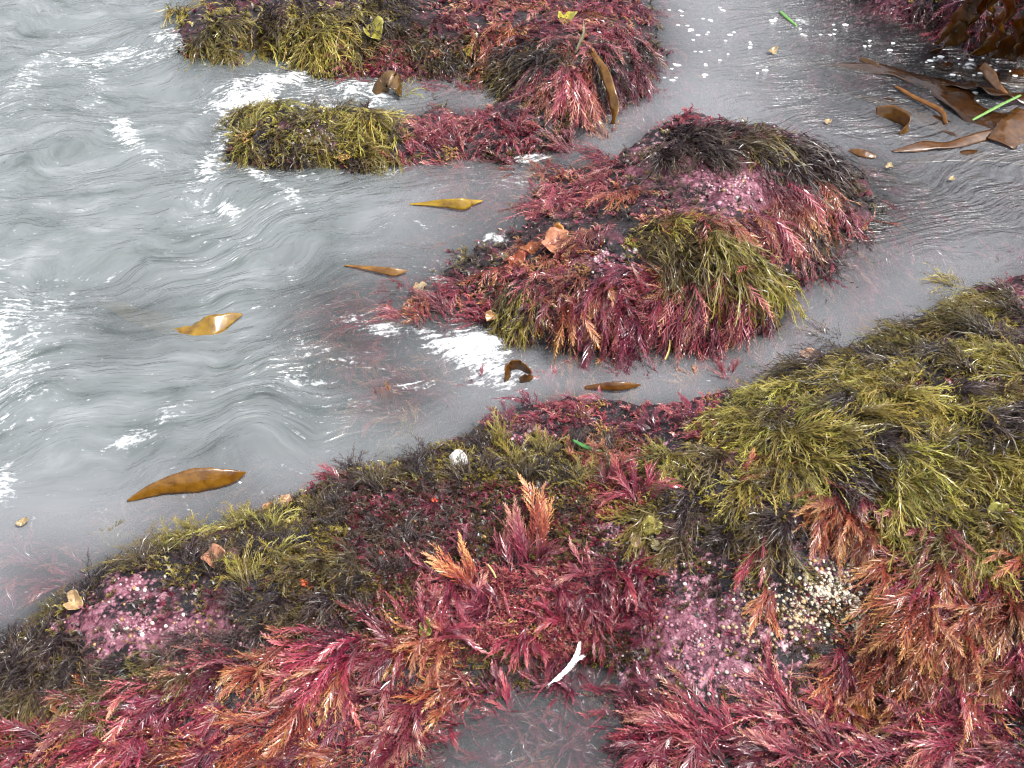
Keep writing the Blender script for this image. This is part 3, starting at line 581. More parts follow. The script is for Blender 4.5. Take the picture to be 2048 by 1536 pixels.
# ------------------------------------------------------------------ seaweed beds: (outline, kinds, image angle, fan, length, tufts, fronds, label, extras)
BEDS = [
 # nearest rock
 ([(0,1300),(230,1120),(400,1060),(560,1010),(650,990),(720,1060),(480,1180),(330,1170),(240,1150),(120,1250),(0,1400)], 'BBAG', (-150,-60), 75, (70,120), 24, 22, "along the sea edge of the nearest rock", {}),
 ([(0,1300),(150,1260),(180,1330),(250,1370),(40,1420),(0,1440)], 'BBA', (100,150), 50, (90,140), 9, 24, "drooping at the low end of the nearest rock", {}),
 ([(250,1340),(480,1200),(640,1120),(750,1110),(740,1260),(520,1290),(300,1380)], 'BBBA', (110,190), 60, (80,130), 20, 20, "between bare pink crust and the deep red bed", {}),
 ([(280,1370),(600,1280),(900,1270),(960,1400),(850,1536),(560,1536),(260,1500)], 'RKOPK', (125,175), 38, (120,200), 34, 9, "in the deep bed beside the pool", {}),
 ([(0,1440),(300,1420),(420,1536),(0,1536)], 'ROPR', (150,200), 50, (110,180), 12, 9, "in the lowest corner bed", {}),
 ([(860,1130),(1260,1130),(1240,1250),(1150,1320),(930,1290),(800,1260)], 'RRPK', (0,360), 80, (80,140), 22, 9, "in the tangle above the white feather", {}),
 ([(660,930),(880,885),(980,900),(1250,890),(1240,990),(960,960),(740,990)], 'BBAG', (-150,-40), 70, (70,110), 20, 20, "on the crest near the white shell", {}),
 ([(690,960),(930,970),(960,1090),(800,1170),(690,1120)], 'BBP', (100,250), 80, (60,95), 16, 16, "on the bare black rock", {}),
 ([(870,850),(1000,800),(1150,775),(1400,800),(1420,880),(1280,880),(1150,850),(950,860)], 'RRPK', (150,240), 70, (70,120), 22, 9, "on the crest beside the narrow channel", {}),
 ([(1360,790),(1450,770),(1440,850),(1370,880)], 'KOR', (-140,-80), 60, (70,110), 4, 9, "standing at the channel corner", {}),
 ([(1160,930),(1300,890),(1320,1000),(1200,1050)], 'KRO', (-170,-60), 70, (80,130), 7, 9, "next to the pale yellow-green tuft", {}),
 ([(1430,820),(1620,730),(1750,690),(1760,800),(1560,880),(1450,900)], 'GGYAAB', (140,190), 50, (110,170), 19, 24, "sweeping down to the channel", {}),
 ([(1620,720),(1900,600),(2048,570),(2048,760),(1850,760),(1700,800)], 'GGAAB', (150,215), 60, (100,160), 27, 22, "high on the far shoulder of the nearest rock", {}),
 ([(1560,860),(1760,800),(2048,760),(2048,1080),(1900,1040),(1700,980),(1560,940)], 'GGGYGAGB', (10,45), 36, (120,200), 40, 24, "combed across the near shoulder", {}),
 ([(1290,900),(1440,880),(1600,950),(1560,1080),(1400,1100),(1290,1060)], 'GAAB', (100,170), 60, (90,150), 16, 22, "above the pink crust", {}),
 ([(1760,1000),(2048,1040),(2048,1120),(1820,1090)], 'GGA', (70,120), 40, (90,140), 8, 22, "hanging over the amber fronds", {}),
 ([(1640,990),(1800,1000),(1900,1070),(1800,1080),(1660,1040)], 'OKR', (80,140), 50, (70,110), 8, 10, "above the knobbly crust", {}),
 ([(1760,1120),(2048,1100),(2048,1400),(1760,1400),(1700,1330),(1780,1240)], 'OROOP', (85,140), 50, (100,165), 27, 11, "on the steep end of the nearest rock", {}),
 ([(1640,1310),(1720,1280),(1750,1350),(1660,1380)], 'OR', (90,160), 55, (80,130), 6, 9, "below the pink crust", {}),
 ([(1290,1445),(1560,1440),(2048,1430),(2048,1545),(1290,1545)], 'RKRP', (170,215), 45, (110,190), 32, 9, "in the bed beyond the pool", {}),
 ([(1240,1140),(1300,1120),(1330,1250),(1200,1240)], 'PR', (80,160), 60, (70,110), 5, 8, "in the cleft beside the pink crust", {}),
 ([(1920,560),(2048,540),(2048,590),(1940,600)], 'PRB', (-150,-60), 60, (50,80), 5, 10, "at the far tip of the nearest rock", {}),
 ([(1600,730),(1680,690),(1700,720),(1620,750)], 'B', (150,230), 70, (60,90), 3, 16, "beside the tan leaf at the channel", {}),
 # middle rock
 ([(1095,335),(1240,290),(1265,400),(1150,430),(1090,385)], 'RKOK', (110,210), 55, (75,115), 19, 10, "on the surf side of the middle rock", {}),
 ([(1350,220),(1460,215),(1490,270),(1360,270)], 'RRP', (-40,60), 70, (50,80), 7, 9, "on the far top of the middle rock", {}),
 ([(1300,260),(1480,260),(1640,270),(1690,330),(1560,320),(1420,300),(1310,330)], 'BBA', (5,45), 35, (110,190), 15, 24, "arching over the middle rock's crown", {}),
 ([(1280,300),(1380,320),(1400,390),(1300,380)], 'AB', (80,170), 60, (50,80), 4, 18, "beside bare crust on the middle rock", {}),
 ([(1530,350),(1640,370),(1690,400),(1650,430),(1550,410)], 'RRPO', (20,60), 35, (90,140), 10, 9, "trailing off the middle rock's far flank", {}),
 ([(1270,430),(1500,425),(1570,450),(1600,475),(1450,450),(1280,455)], 'ORKO', (20,55), 35, (90,140), 14, 9, "across the middle rock's saddle", {}),
 ([(1220,450),(1400,445),(1520,480),(1540,560),(1400,540),(1260,520)], 'GGYA', (5,55), 40, (120,190), 16, 26, "arching over the middle rock's near hump", {}),
 ([(1020,480),(1200,460),(1220,560),(1080,560),(1010,540)], 'ROKO', (60,220), 70, (60,110), 13, 9, "at the middle rock's surf end", {}),
 ([(1180,560),(1550,530),(1540,610),(1470,640),(1330,650),(1190,650)], 'RRPKO', (110,165), 45, (100,160), 28, 9, "on the middle rock's channel face", {}),
 ([(1060,550),(1200,550),(1200,620),(1080,610)], 'OOK', (85,110), 30, (90,130), 10, 10, "hanging straight down the middle rock", {}),
 ([(980,590),(1070,560),(1080,640),(1000,660)], 'BAG', (85,120), 40, (80,120), 6, 22, "drooping to foam below the middle rock", {}),
 ([(800,590),(960,570),(1000,640),(900,670),(800,640)], 'ROKR', (160,220), 50, (60,105), 11, 9, "on the middle rock's wave-washed tail", {}),
 # low green-topped rock
 ([(460,225),(640,215),(800,225),(830,290),(720,330),(520,325),(460,290)], 'GYGA', (0,360), 80, (60,100), 26, 22, "on the low green-topped rock", {}),
 ([(820,250),(980,215),(1070,260),(1090,295),(1000,308),(840,312)], 'RRPK', (0,360), 80, (50,85), 22, 9, "at the low rock's red end", {}),
 # long far rock
 ([(350,40),(560,10),(820,0),(820,60),(650,120),(480,110),(370,80)], 'GGAB', (20,80), 55, (80,130), 26, 22, "on the long far rock's green end", {}),
 ([(680,120),(820,110),(820,165),(700,160)], 'RRK', (130,220), 70, (50,80), 9, 9, "at the long far rock's wave edge", {}),
 ([(820,0),(1290,0),(1310,70),(1180,100),(960,70),(830,60)], 'RKOP', (10,80), 70, (70,120), 28, 9, "on the long far rock's crest", {}),
 ([(820,90),(980,80),(970,140),(830,140)], 'ABO', (60,150), 70, (50,80), 9, 18, "beside the small inlet", {}),
 ([(970,90),(1140,80),(1140,140),(1010,170)], 'BBA', (120,170), 40, (80,120), 10, 24, "hanging over the inlet", {}),
 ([(1080,135),(1190,140),(1180,190),(1100,190)], 'KORK', (85,120), 35, (90,125), 8, 11, "hanging from the long far rock", {}),
 ([(1180,90),(1290,90),(1300,160),(1220,180)], 'BPB', (40,90), 45, (70,110), 9, 18, "at the long far rock's channel end", {}),
 # kelp-hung rock
 ([(1720,0),(1860,10),(1900,60),(1860,70),(1780,30)], 'PRB', (90,170), 60, (50,80), 8, 9, "on the kelp-hung rock", {}),
 ([(1880,0),(2048,0),(2048,90),(1950,90)], 'PB', (90,150), 60, (60,90), 8, 9, "among the hanging kelp", {}),
 # under the water
 ([(560,580),(760,560),(780,700),(600,720)], 'RKR', (150,200), 50, (100,160), 9, 8, 'red tuft seen blurred under the surf beside the middle rock', {'sub': -.002}),
 ([(690,790),(880,740),(930,800),(860,870),(720,860)], 'RROK', (160,200), 40, (90,150), 13, 9, 'red tuft streaming under water at the channel mouth', {'sub': .002}),
 ([(0,1120),(200,1090),(220,1110),(80,1210),(0,1260)], 'RKO', (140,220), 60, (90,140), 10, 8, 'reddish tuft under water beside the nearest rock', {'sub': True}),
 ([(1600,470),(1840,420),(1860,460),(1680,600),(1600,640)], 'PRBO', (20,70), 60, (70,120), 16, 8, 'purple tuft fading under water beside the middle rock', {'sub': .002}),
 ([(900,1400),(1250,1380),(1240,1530),(860,1530)], 'PRPR', (120,240), 80, (70,120), 22, 8, 'red tuft lying under the surface of the small pool', {'sub': .0012}),
 ([(830,340),(1080,330),(1100,440),(900,420)], 'RKP', (150,210), 60, (80,130), 9, 8, 'faint red tuft under the surf behind the middle rock', {'sub': True}),
 ([(830,180),(960,180),(940,230),(850,230)], 'PR', (150,210), 60, (50,90), 5, 8, 'faint red tuft under the inlet water', {'sub': True}),

 ([(200,1070),(420,990),(560,950),(640,930),(600,960),(300,1060)], 'RKO', (150,210), 60, (80,130), 10, 8, 'reddish tuft under the sea edge water', {'sub': -.001}),
 ([(560,560),(800,540),(800,720),(600,720)], 'RKO', (150,200), 50, (90,140), 12, 8, 'red tuft just under the surf', {'sub': .003}),
 ([(820,340),(1120,345),(1100,430),(880,430)], 'RKO', (150,210), 60, (80,130), 10, 8, 'red tuft just under the surf behind', {'sub': .003}),
 ([(830,170),(960,170),(950,210),(850,220)], 'PRK', (150,210), 60, (50,90), 7, 8, 'red tuft in the inlet', {'sub': .003}),
 ([(1640,560),(1760,500),(1860,460),(1800,520),(1680,620)], 'BBP', (20,90), 60, (60,100), 10, 8, 'dark tuft in the milky channel', {'sub': .003}),
]
HEROES = [ # px, py, angle, length, kind, n, fan, label, extras
 (1045,1140,-108,170,'K',5,16,'tall pinkish feather frond standing upright on the nearest rock', dict(elev=(35,50),droop=(10,40),feather=1,turn=8,width=1.2)),
 (1075,1120,-78,190,'O',4,14,'tall orange red frond beside the upright pink frond', dict(elev=(35,50),droop=(10,40),feather=1,turn=8)),
 (950,1190,-125,150,'O',7,30,'rust orange fan of fronds below the upright pink frond', dict(elev=(25,45),droop=(20,60),feather=1)),
 (1190,1170,-150,130,'K',7,35,'greyish pink fan of fronds beside the cleft', dict(feather=1)),
 (470,1330,165,190,'K',13,28,'long pink tuft with yellow tips spread over dark brown filaments', dict(feather=1,elev=(15,30))),
 (720,1290,150,220,'R',20,30,'largest crimson tuft trailing to the bottom of the picture', dict(feather=1,elev=(15,35))),
 (200,1440,170,170,'K',9,40,'pink tuft with yellow tips near the lowest corner', dict(feather=1)),
 (600,1400,120,180,'O',10,35,'orange tipped tuft under the largest crimson tuft', dict(feather=1)),
 (1690,1010,115,150,'O',20,36,'fan of pink fronds with amber tips above the knobbly crust', dict(feather=1)),
 (1860,1190,120,185,'O',26,34,'biggest amber tuft hanging beside the knobbly crust', dict(feather=1,elev=(15,35))),
 (1990,1180,95,170,'O',20,30,'rusty tuft with yellow tips at the steep end of the nearest rock', dict(feather=1)),
 (1870,1060,60,150,'K',14,34,'pink tuft bending over the amber tuft', dict(feather=.8)),
 (1400,1480,190,200,'K',12,26,'pink tuft with tan tips trailing into the pool', dict(feather=1,elev=(10,25))),
 (1480,960,-12,130,'O',5,16,'single orange frond lying on olive filaments', dict(feather=1)),
 (1530,1090,130,110,'R',5,24,'small crimson fan at the top of the pink crust', dict(feather=1)),
 (1540,1180,105,110,'O',6,24,'rusty frond dangling beside the knobbly crust', dict(feather=1)),
 (1590,1020,-25,110,'Y',12,30,'bright green branching sprig above red fronds', dict()),
 (1320,930,-160,100,'Y',16,60,'pale yellow green tuft beside bright red fronds', dict()),
 (1150,150,98,150,'K',18,26,'big red fall of fronds hanging from the long far rock', dict(feather=1,elev=(10,25))),
 (1150,590,98,150,'O',12,22,'tan fringed fall of fronds on the middle rock', dict(feather=.7,elev=(10,25))),
 (1480,560,70,170,'K',10,26,'pink fronds swept down at the channel corner of the middle rock', dict(feather=1)),
 (740,230,70,130,'G',26,70,'dark rooted olive tuft spreading on the low rock', dict()),
 (1090,110,150,150,'B',30,40,'black glossy tuft curling over the inlet', dict()),
 (540,1060,-70,90,'Y',18,40,'bright yellow olive tuft on the sea edge', dict()),
 (640,70,40,130,'G',26,50,'olive mop draped over the far rock front', dict()),
 (1000,900,-85,100,'G',12,30,'upright green branching tuft on the crest', dict(elev=(45,70),droop=(0,40))),
 (690,960,-150,110,'R',9,55,'crimson tuft alone among brown filaments on the crest', dict()),
 (270,1085,-175,80,'R',5,30,'small red fronds poking from the water by the sea edge', dict()),
 (780,830,180,110,'O',7,30,'orange red fronds waving at the water surface', dict(elev=(2,8),droop=(0,10))),
]
def bed_points(poly, n):
    xs = [q[0] for q in poly]; ys = [q[1] for q in poly]; pts = []
    cand = []
    while len(cand) < n*14:
        x = rng.uniform(min(xs), max(xs), 400); y = rng.uniform(min(ys), max(ys), 400)
        ok = inpoly(x, y, poly); cand += list(zip(x[ok], y[ok]))
    cand = np.array(cand); pts = [cand[0]]
    for k in range(n-1):
        c = cand[rng.integers(0, len(cand), 14)]; d = np.min(np.hypot(c[:, None, 0]-np.array(pts)[None, :, 0], c[:, None, 1]-np.array(pts)[None, :, 1]), 1)
        pts.append(c[d.argmax()])
    return np.array(pts)
ADJ = {'R': 'crimson feathery tuft', 'K': 'pink-red feathery tuft', 'O': 'orange-tipped red tuft', 'P': 'dark purple-red tuft', 'G': 'olive filament tuft', 'Y': 'yellow-green filament tuft', 'B': 'blackish brown filament tuft', 'A': 'brown-olive filament tuft'}
ORD = ['', 'leftmost', 'second', 'third', 'fourth', 'fifth', 'sixth', 'seventh', 'eighth', 'ninth', 'tenth', 'eleventh', 'twelfth', 'thirteenth', 'fourteenth', 'fifteenth', 'sixteenth', 'seventeenth', 'eighteenth', 'nineteenth', 'twentieth']+['twenty-'+x for x in ('first', 'second', 'third', 'fourth', 'fifth', 'sixth', 'seventh', 'eighth', 'ninth')]+['thirtieth']*20
for (poly, kinds, ar, fan, lr, nt_, nf, place_, ex) in BEDS:
    red_bed = kinds[0] in 'RKOP'
    if red_bed and not ex: nt_ = max(3, int(nt_*.72+.5)); nf = int(nf*1.45+.5)
    pts = bed_points(poly, nt_); pts = pts[pts[:, 0].argsort()]; hp = hit(pts[:, 0], pts[:, 1])
    ks = [kinds[rng.integers(len(kinds))] for _ in range(nt_)]; seen = {}
    for i, k in enumerate(ks):
        nn = nf
        if k in 'GBYA' and nf < 14: nn = 18
        if k in 'RKOP' and nf > 16: nn = 12
        seen[k] = seen.get(k, 0)+1; tot = ks.count(k)
        lab = ADJ[k]+' '+place_
        if tot > 1: lab += ', '+('leftmost' if seen[k] == 1 else ORD[seen[k]]+' from left')
        tuft(hp[i], rng.uniform(*ar), rng.uniform(*lr), k, nn, lab, 'seaweed tufts '+place_, fan=fan, **ex)
for (px, py, an, ln, k, n, fan, label, ex) in HEROES:
    tuft(hit(px, py)[0], an, ln, k, n, label, None, fan=fan, tmul=1.1, **ex)
# fringe of weed under the shallow water all round the rocks
gx = rng.uniform(-1.9, 1.9, 6000); gy = rng.uniform(.6, 4.0, 6000); gz = bil(HS, gx, gy); qx_, qy_ = proj(np.stack([gx, gy, 0*gx], -1))
okf = (gz < -.008) & (gz > -.065) & (qx_ > -50) & (qx_ < 2100) & (qy_ > -20) & (qy_ < 1560) & ~((qx_ > 1650) & (qy_ < 260)); idx = np.where(okf)[0]
for i in idx[:150]:
    # trail away from the rock, down the slope
    sxp = H(gx[i]+.03, gy[i])-H(gx[i]-.03, gy[i]); syp = H(gx[i], gy[i]+.03)-H(gx[i], gy[i]-.03)
    g_ = math.degrees(math.atan2(syp, -sxp)) if abs(sxp)+abs(syp) > 1e-5 else 0
    tuft(np.array([gx[i], gy[i], gz[i]]), g_, rng.uniform(60, 110)*2.6/max(1.6, gy[i]+.8), 'RKRPO'[rng.integers(5)], 7, '', None, fan=70, sub=-.003)
for k_, S in STUFFV.items():
    if S[0]: tag(link('submerged_seaweed', mesh('submerged_seaweed', np.concatenate(S[0]), np.concatenate(S[1]), M[k_], {'col': np.concatenate(S[2])})), 'blurred red seaweed lying under the moving water' if k_ == 'red' else 'blurred brown seaweed lying under the moving water', 'seaweed', kind='stuff')
# ------------------------------------------------------------------ low turf and crust between the tufts (nobody could count it)
def t_sprig(seed):
    r = random.Random(seed); V = []; F = []
    for k in range(5):
        a = r.uniform(0, 6.283); e = r.uniform(.3, 1.2); d = (math.cos(a)*math.cos(e), math.sin(a)*math.cos(e), math.sin(e)); l = r.uniform(.6, 1.1); sd_ = (-math.sin(a)*.07, math.cos(a)*.07, 0)
        i = len(V); m = [d[j]*l*.5 for j in range(3)]; t = [d[j]*l+(-.25*l if j == 2 else .12*l*d[j]) for j in range(3)]
        V += [(-sd_[0], -sd_[1], 0, 0), (*sd_[:2], 0, 0), (m[0]+sd_[0]*1.3, m[1]+sd_[1]*1.3, m[2], .5), (m[0]-sd_[0]*1.3, m[1]-sd_[1]*1.3, m[2], .5), (*t, 1)]
        F += [(i, i+1, i+2), (i, i+2, i+3), (i+3, i+2, i+4)]
        for q in range(2):
            sg = 1 if q else -1; j = len(V); b = .35+.3*q
            V += [(d[0]*l*b, d[1]*l*b, d[2]*l*b, b), (d[0]*l*(b+.14), d[1]*l*(b+.14), d[2]*l*(b+.14), b), (d[0]*l*(b+.3)+sg*sd_[0]*5, d[1]*l*(b+.3)+sg*sd_[1]*5, d[2]*l*(b+.25), 1)]
            F.append((j, j+1, j+2))
    return np.array(V), np.array(F)
SPR = [t_sprig(i) for i in range(5)]
def scatter_px(n): return rng.uniform(-120, 2420, n), rng.uniform(-60, 1720, n)
sx, sy = scatter_px(36000); ex_ = rng.uniform(560, 1320, 7000); ey_ = rng.uniform(880, 1330, 7000); sx = np.append(sx, ex_); sy = np.append(sy, ey_); hp = hit(sx, sy)
crv = bil(crust, hp[:, 0], hp[:, 1]); keep = (hp[:, 2] > -.015) & (rng.random(len(sx)) > crv*1.25) & (hp[:, 1] < 4.4)
sx, sy, hp = sx[keep], sy[keep], hp[keep]
kindv = np.array(list('PBBA'))[rng.integers(0, 4, len(sx))]
for (poly, kinds, *_r) in BEDS:
    if _r[-1]: continue
    ins = inpoly(sx, sy, poly); kindv[ins] = np.array(list(kinds))[rng.integers(0, len(kinds), ins.sum())]
dd = np.hypot(hp[:, None, 0]-sp_[None, :, 0], hp[:, None, 1]-sp_[None, :, 1]); own = si_[dd.argmin(1)]
TURFL = {'F': 'short dark turf of seaweed sprigs between tufts on the nearest rock', 'M': 'short turf of seaweed sprigs between tufts on the middle rock', 'D': 'short turf of seaweed sprigs on the low green-topped rock', 'U': 'short turf of seaweed sprigs on the long far rock', 'K': 'short dark turf of seaweed sprigs on the kelp-hung rock'}
for ki, nm in enumerate(SEED):
    idx = np.where(own == ki)[0]; Vs = []; Fs = []; Cs = []; nv = 0
    for i in idx:
        V, F = SPR[rng.integers(5)]; dist = np.linalg.norm(hp[i]-np.array([0, 0, CAMH])); s = rng.uniform(10, 24)*dist/FPX; a = rng.random()*6.283
        ca, sa = math.cos(a)*s, math.sin(a)*s
        Vs.append(np.stack([V[:, 0]*ca-V[:, 1]*sa, V[:, 0]*sa+V[:, 1]*ca, V[:, 2]*s], -1)+hp[i]-np.array([0, 0, .001]))
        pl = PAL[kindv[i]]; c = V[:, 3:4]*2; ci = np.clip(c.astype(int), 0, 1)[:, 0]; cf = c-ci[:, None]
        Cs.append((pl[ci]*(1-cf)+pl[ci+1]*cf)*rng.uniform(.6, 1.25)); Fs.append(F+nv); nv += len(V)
    if Vs: tag(link('seaweed_turf', mesh('seaweed_turf', np.concatenate(Vs), np.concatenate(Fs), M['fine'], {'col': np.concatenate(Cs)})), TURFL[nm], 'turf', kind='stuff')
# knobbly barnacle crust: (px, py, rx, ry, count, colour)
KNOB = [(1660,1180,105,62,620,'w'),(1600,1230,110,70,260,'t'),(1735,1240,60,45,240,'w'),(1400,1290,170,130,420,'p'),(1500,1370,110,45,160,'p'),(1340,1120,110,60,170,'p'),(280,1260,120,60,260,'p'),(400,1270,90,45,170,'p'),(270,1175,60,40,90,'p'),
 (850,1040,110,80,160,'m'),(760,1150,90,60,90,'m'),(1240,1080,50,60,110,'p'),(1060,855,40,25,90,'p'),(1930,1400,90,60,120,'m'),(1480,370,130,60,230,'p'),(1310,310,70,40,90,'m'),(1590,280,35,22,60,'p'),(1190,520,50,40,60,'p'),(650,270,120,50,90,'m'),
 (1700,970,60,30,60,'p'),(1850,880,130,30,110,'m'),(1960,960,45,35,60,'p'),(1780,20,100,30,60,'p'),(1100,180,50,40,60,'m'),(1500,1250,60,60,90,'t'),(1080,980,80,60,60,'m'),(1200,930,60,30,40,'m')]
DOME = [blob(6, 2, 30+i, .75, .18) for i in range(4)]
KC = {'w': (.42, .37, .28), 't': (.28, .20, .12), 'p': (.24, .11, .135), 'm': (.14, .10, .10)}
buckets = {nm: [[], [], [], 0] for nm in SEED}
for (a, b, rx, ry, cnt, kc) in KNOB:
    cnt = int(cnt*(.5 if kc == 'p' else 1))
    r_ = np.abs(rng.normal(0, .62, cnt)); t_ = rng.random(cnt)*6.283; h = hit(a+rx*r_*np.cos(t_), b+ry*r_*np.sin(t_))
    o_ = si_[np.hypot(h[:, None, 0]-sp_[None, :, 0], h[:, None, 1]-sp_[None, :, 1]).argmin(1)]
    for i in range(cnt):
        if h[i, 2] < -.01: continue
        V, F = DOME[rng.integers(4)]; s = rng.uniform(2.0, 5.0)*np.linalg.norm(h[i]-np.array([0, 0, CAMH]))/FPX; B_ = buckets[list(SEED)[o_[i]]]
        B_[0].append(V*s*np.array([1, 1, rng.uniform(.7, 1.3)])+h[i]+np.array([0, 0, .001])); B_[1].append(F+B_[3]); B_[3] += len(V)
        col = np.array(KC[kc]) if rng.random() < .75 else np.array([(.5, .47, .42), (.06, .04, .045), (.36, .2, .08)][rng.integers(3)])
        B_[2].append(np.tile(col*rng.uniform(.4, 1.15), (len(V), 1)))
for nm, B_ in buckets.items():
    if B_[0]: tag(link('barnacle_crust', mesh('barnacle_crust', np.concatenate(B_[0]), np.concatenate(B_[1]), M['barnacle'], {'col': np.concatenate(B_[2])}, True)), 'knobbly wet crust of barnacles and coralline nodules on '+ROCKNAME[nm], 'barnacles', kind='stuff')

# ------------------------------------------------------------------ golden coralline tufts
OCT = (np.array([(1,0,0),(-1,0,0),(0,1,0),(0,-1,0),(0,0,1),(0,0,-1)], float), np.array([(0,2,4),(2,1,4),(1,3,4),(3,0,4),(2,0,5),(1,2,5),(3,1,5),(0,3,5)]))
CORAL = [(780,1245,26,'above the largest crimson tuft, below black rock'),(800,1262,20,'beside the yellow-green leaf over the pool bed'),(905,1290,24,'at the top of the deep red bed'),(920,1345,34,'hanging at the pool edge of the deep red bed'),(860,1320,22,'inside the deep red bed'),(1015,1245,22,'in the middle of the tangle above the feather'),(1080,1262,22,'just above the white feather'),
 (1165,835,26,'on the channel crest, largest pale one'),(1195,815,20,'at the channel edge of the crest'),(1210,860,18,'on the crest behind the green grass blade'),(1240,1170,26,'beside the cleft and pink crust'),(1790,1290,20,'beside the biggest amber tuft'),(2000,1210,24,'at the steep end of the nearest rock'),(430,1410,22,'left of the orange tipped tuft'),(640,1380,22,'under the largest crimson tuft'),
 (1520,1440,16,'in the bed beyond the pool'),(490,275,18,'on the low rock facing the surf'),(690,320,16,'at the low rock front by the surf'),(500,85,18,'on the long far rock facing the surf'),(1380,470,14,'behind the olive arch of the middle rock'),(1165,545,20,'on the middle rock above its tan fringe'),(900,310,14,'at the red end of the low rock')]
for k, (px, py, s, where) in enumerate(CORAL):
    p = hit(px, py)[0]; u = np.linalg.norm(p-np.array([0, 0, CAMH]))/FPX; Vs = []; Fs = []; Cs = []; nv = 0
    for c in range(26):
        a = rng.random()*6.283; e = rng.uniform(.1, 1.3); q = np.array([rng.normal(0, s*.35), rng.normal(0, s*.35), 0])*u; q[2] = H(p[0]+q[0], p[1]+q[1])-p[2]
        for j in range(rng.integers(3, 7)):
            q = q+np.array([math.cos(a)*math.cos(e), math.sin(a)*math.cos(e), math.sin(e)])*3.4*u; a += rng.normal(0, .5); e -= .15
            Vs.append(OCT[0]*u*rng.uniform(1.6, 2.6)+q); Fs.append(OCT[1]+nv); nv += 6
            Cs.append(np.tile(np.array((.40, .24, .075))*rng.uniform(.5, 1.25)*(.6+.1*j), (6, 1)))
    o = link('coralline_tuft', mesh('coralline_tuft', np.concatenate(Vs), np.concatenate(Fs), M['fine'], {'col': np.concatenate(Cs)}, True), None, p)
    tag(o, 'golden beaded tuft '+where, 'seaweed', 'golden beaded coralline tufts')

# ------------------------------------------------------------------ kelp blades
def crom(pts, n):
    pts = np.array(pts, float); k = len(pts); out = []
    for t in np.linspace(0, k-1-1e-6, n):
        i = int(t); f = t-i; g = lambda j: pts[min(max(j, 0), k-1)]
        p0, p1, p2, p3 = g(i-1), g(i), g(i+1), g(i+2)
        out.append(.5*(2*p1+(p2-p0)*f+(2*p0-5*p1+4*p2-p3)*f*f+(3*p1-p0-3*p2+p3)*f**3))
    return np.array(out)
def ribbon(path, n=30, m=7, camber=.12, ruffle=.0, afloat=False, thick=.0009, seed=0, freq=9):
    """path of (px, py, z, width_px, tilt_deg); a closed thin blade"""
    W = np.array([[*P(a, b, z), wd*np.linalg.norm(P(a, b, z)-np.array([0, 0, CAMH]))/FPX, R(tl)] for a, b, z, wd, tl in path])
    S = crom(W, n)
    if afloat: S[:, 2] += WH(S[:, 0], S[:, 1])
    c = S[:, :3]; T = np.gradient(c, axis=0); T /= np.maximum(np.linalg.norm(T, axis=1, keepdims=True), 1e-7)
    hB = np.cross(np.array([0, 0, 1.]), T); hB /= np.maximum(np.linalg.norm(hB, axis=1, keepdims=True), 1e-4); Nn = np.cross(T, hB)
    B = hB*np.cos(S[:, 4:5])+Nn*np.sin(S[:, 4:5]); Nn = np.cross(T, B)
    u = np.linspace(-1, 1, m); wd = np.maximum(S[:, 3]*(1+.045*np.sin(np.linspace(0, 17, n)+seed+W[0, 0]*9)+.025*np.sin(np.linspace(0, 51, n)+W[0, 1]*7)), .0006)
    top = np.empty((n, m, 3))
    ph = seed*1.7
    for j, x in enumerate(u):
        rf = (ruffle+.02)*wd*(abs(x)**2)*np.sin(np.linspace(0, freq, n)*2.2+ph+(2.1 if x > 0 else 0))
        top[:, j] = c+B*(x*wd*.5)[:, None]+Nn*((1-x*x)*camber*wd*.5+rf)[:, None]
    V = np.concatenate([top.reshape(-1, 3)+np.repeat(Nn, m, 0)*thick, top.reshape(-1, 3)-np.repeat(Nn, m, 0)*thick]); F = []
    K = n*m; g = lambda i, j, s: s*K+i*m+j
    for i in range(n-1):
        for j in range(m-1):
            F.append((g(i, j, 0), g(i+1, j, 0), g(i+1, j+1, 0), g(i, j+1, 0))); F.append((g(i, j, 1), g(i, j+1, 1), g(i+1, j+1, 1), g(i+1, j, 1)))
        for j in (0, m-1):
            q = (g(i, j, 0), g(i, j, 1), g(i+1, j, 1), g(i+1, j, 0)); F.append(q if j == 0 else q[::-1])
    for i in (0, n-1):
        for j in range(m-1):
            q = (g(i, j, 0), g(i, j+1, 0), g(i, j+1, 1), g(i, j, 1)); F.append(q if i == 0 else q[::-1])
    return V, np.array(F)
def kelp(name, path, label, tint=(1, 1, 1), cat='kelp', group='kelp blades', mat='kelp', **k):
    k.setdefault('afloat', name == 'drifting_kelp'); V, F = ribbon(path, **k); base = V.mean(0); base[2] = V[:, 2].min()
    o = link(name, mesh(name, V-base, F, M[mat], {'col': np.tile(tint, (len(V), 1))}, True), None, base)
    return tag(o, label, cat, group)
YEL = (2.2, 3.0, 1.6); TAN = (1.6, 1.9, 6.0); DRK = (.55, .5, .5)
kelp('drifting_kelp', [(255,1004,.004,3,70),(290,990,.010,20,65),(340,974,.018,36,60),(400,962,.022,46,58),(450,956,.02,36,60),(475,953,.016,20,65),(492,948,.012,3,70)], 'amber leaf-shaped kelp blade raised from the sea off the nearest rock', (1.35, 1.35, 1.0), camber=.1)
kelp('drifting_kelp', [(170,588,-.022,14,0),(250,622,-.012,36,0),(320,650,-.005,46,2),(370,664,-.001,46,6),(405,662,.006,44,22),(435,650,.014,38,40),(462,639,.013,22,50),(485,632,.008,3,55)], 'long tan kelp blade with upturned yellow tip in the open surf', (1.8, 2.3, 1.9), n=44, camber=.06)
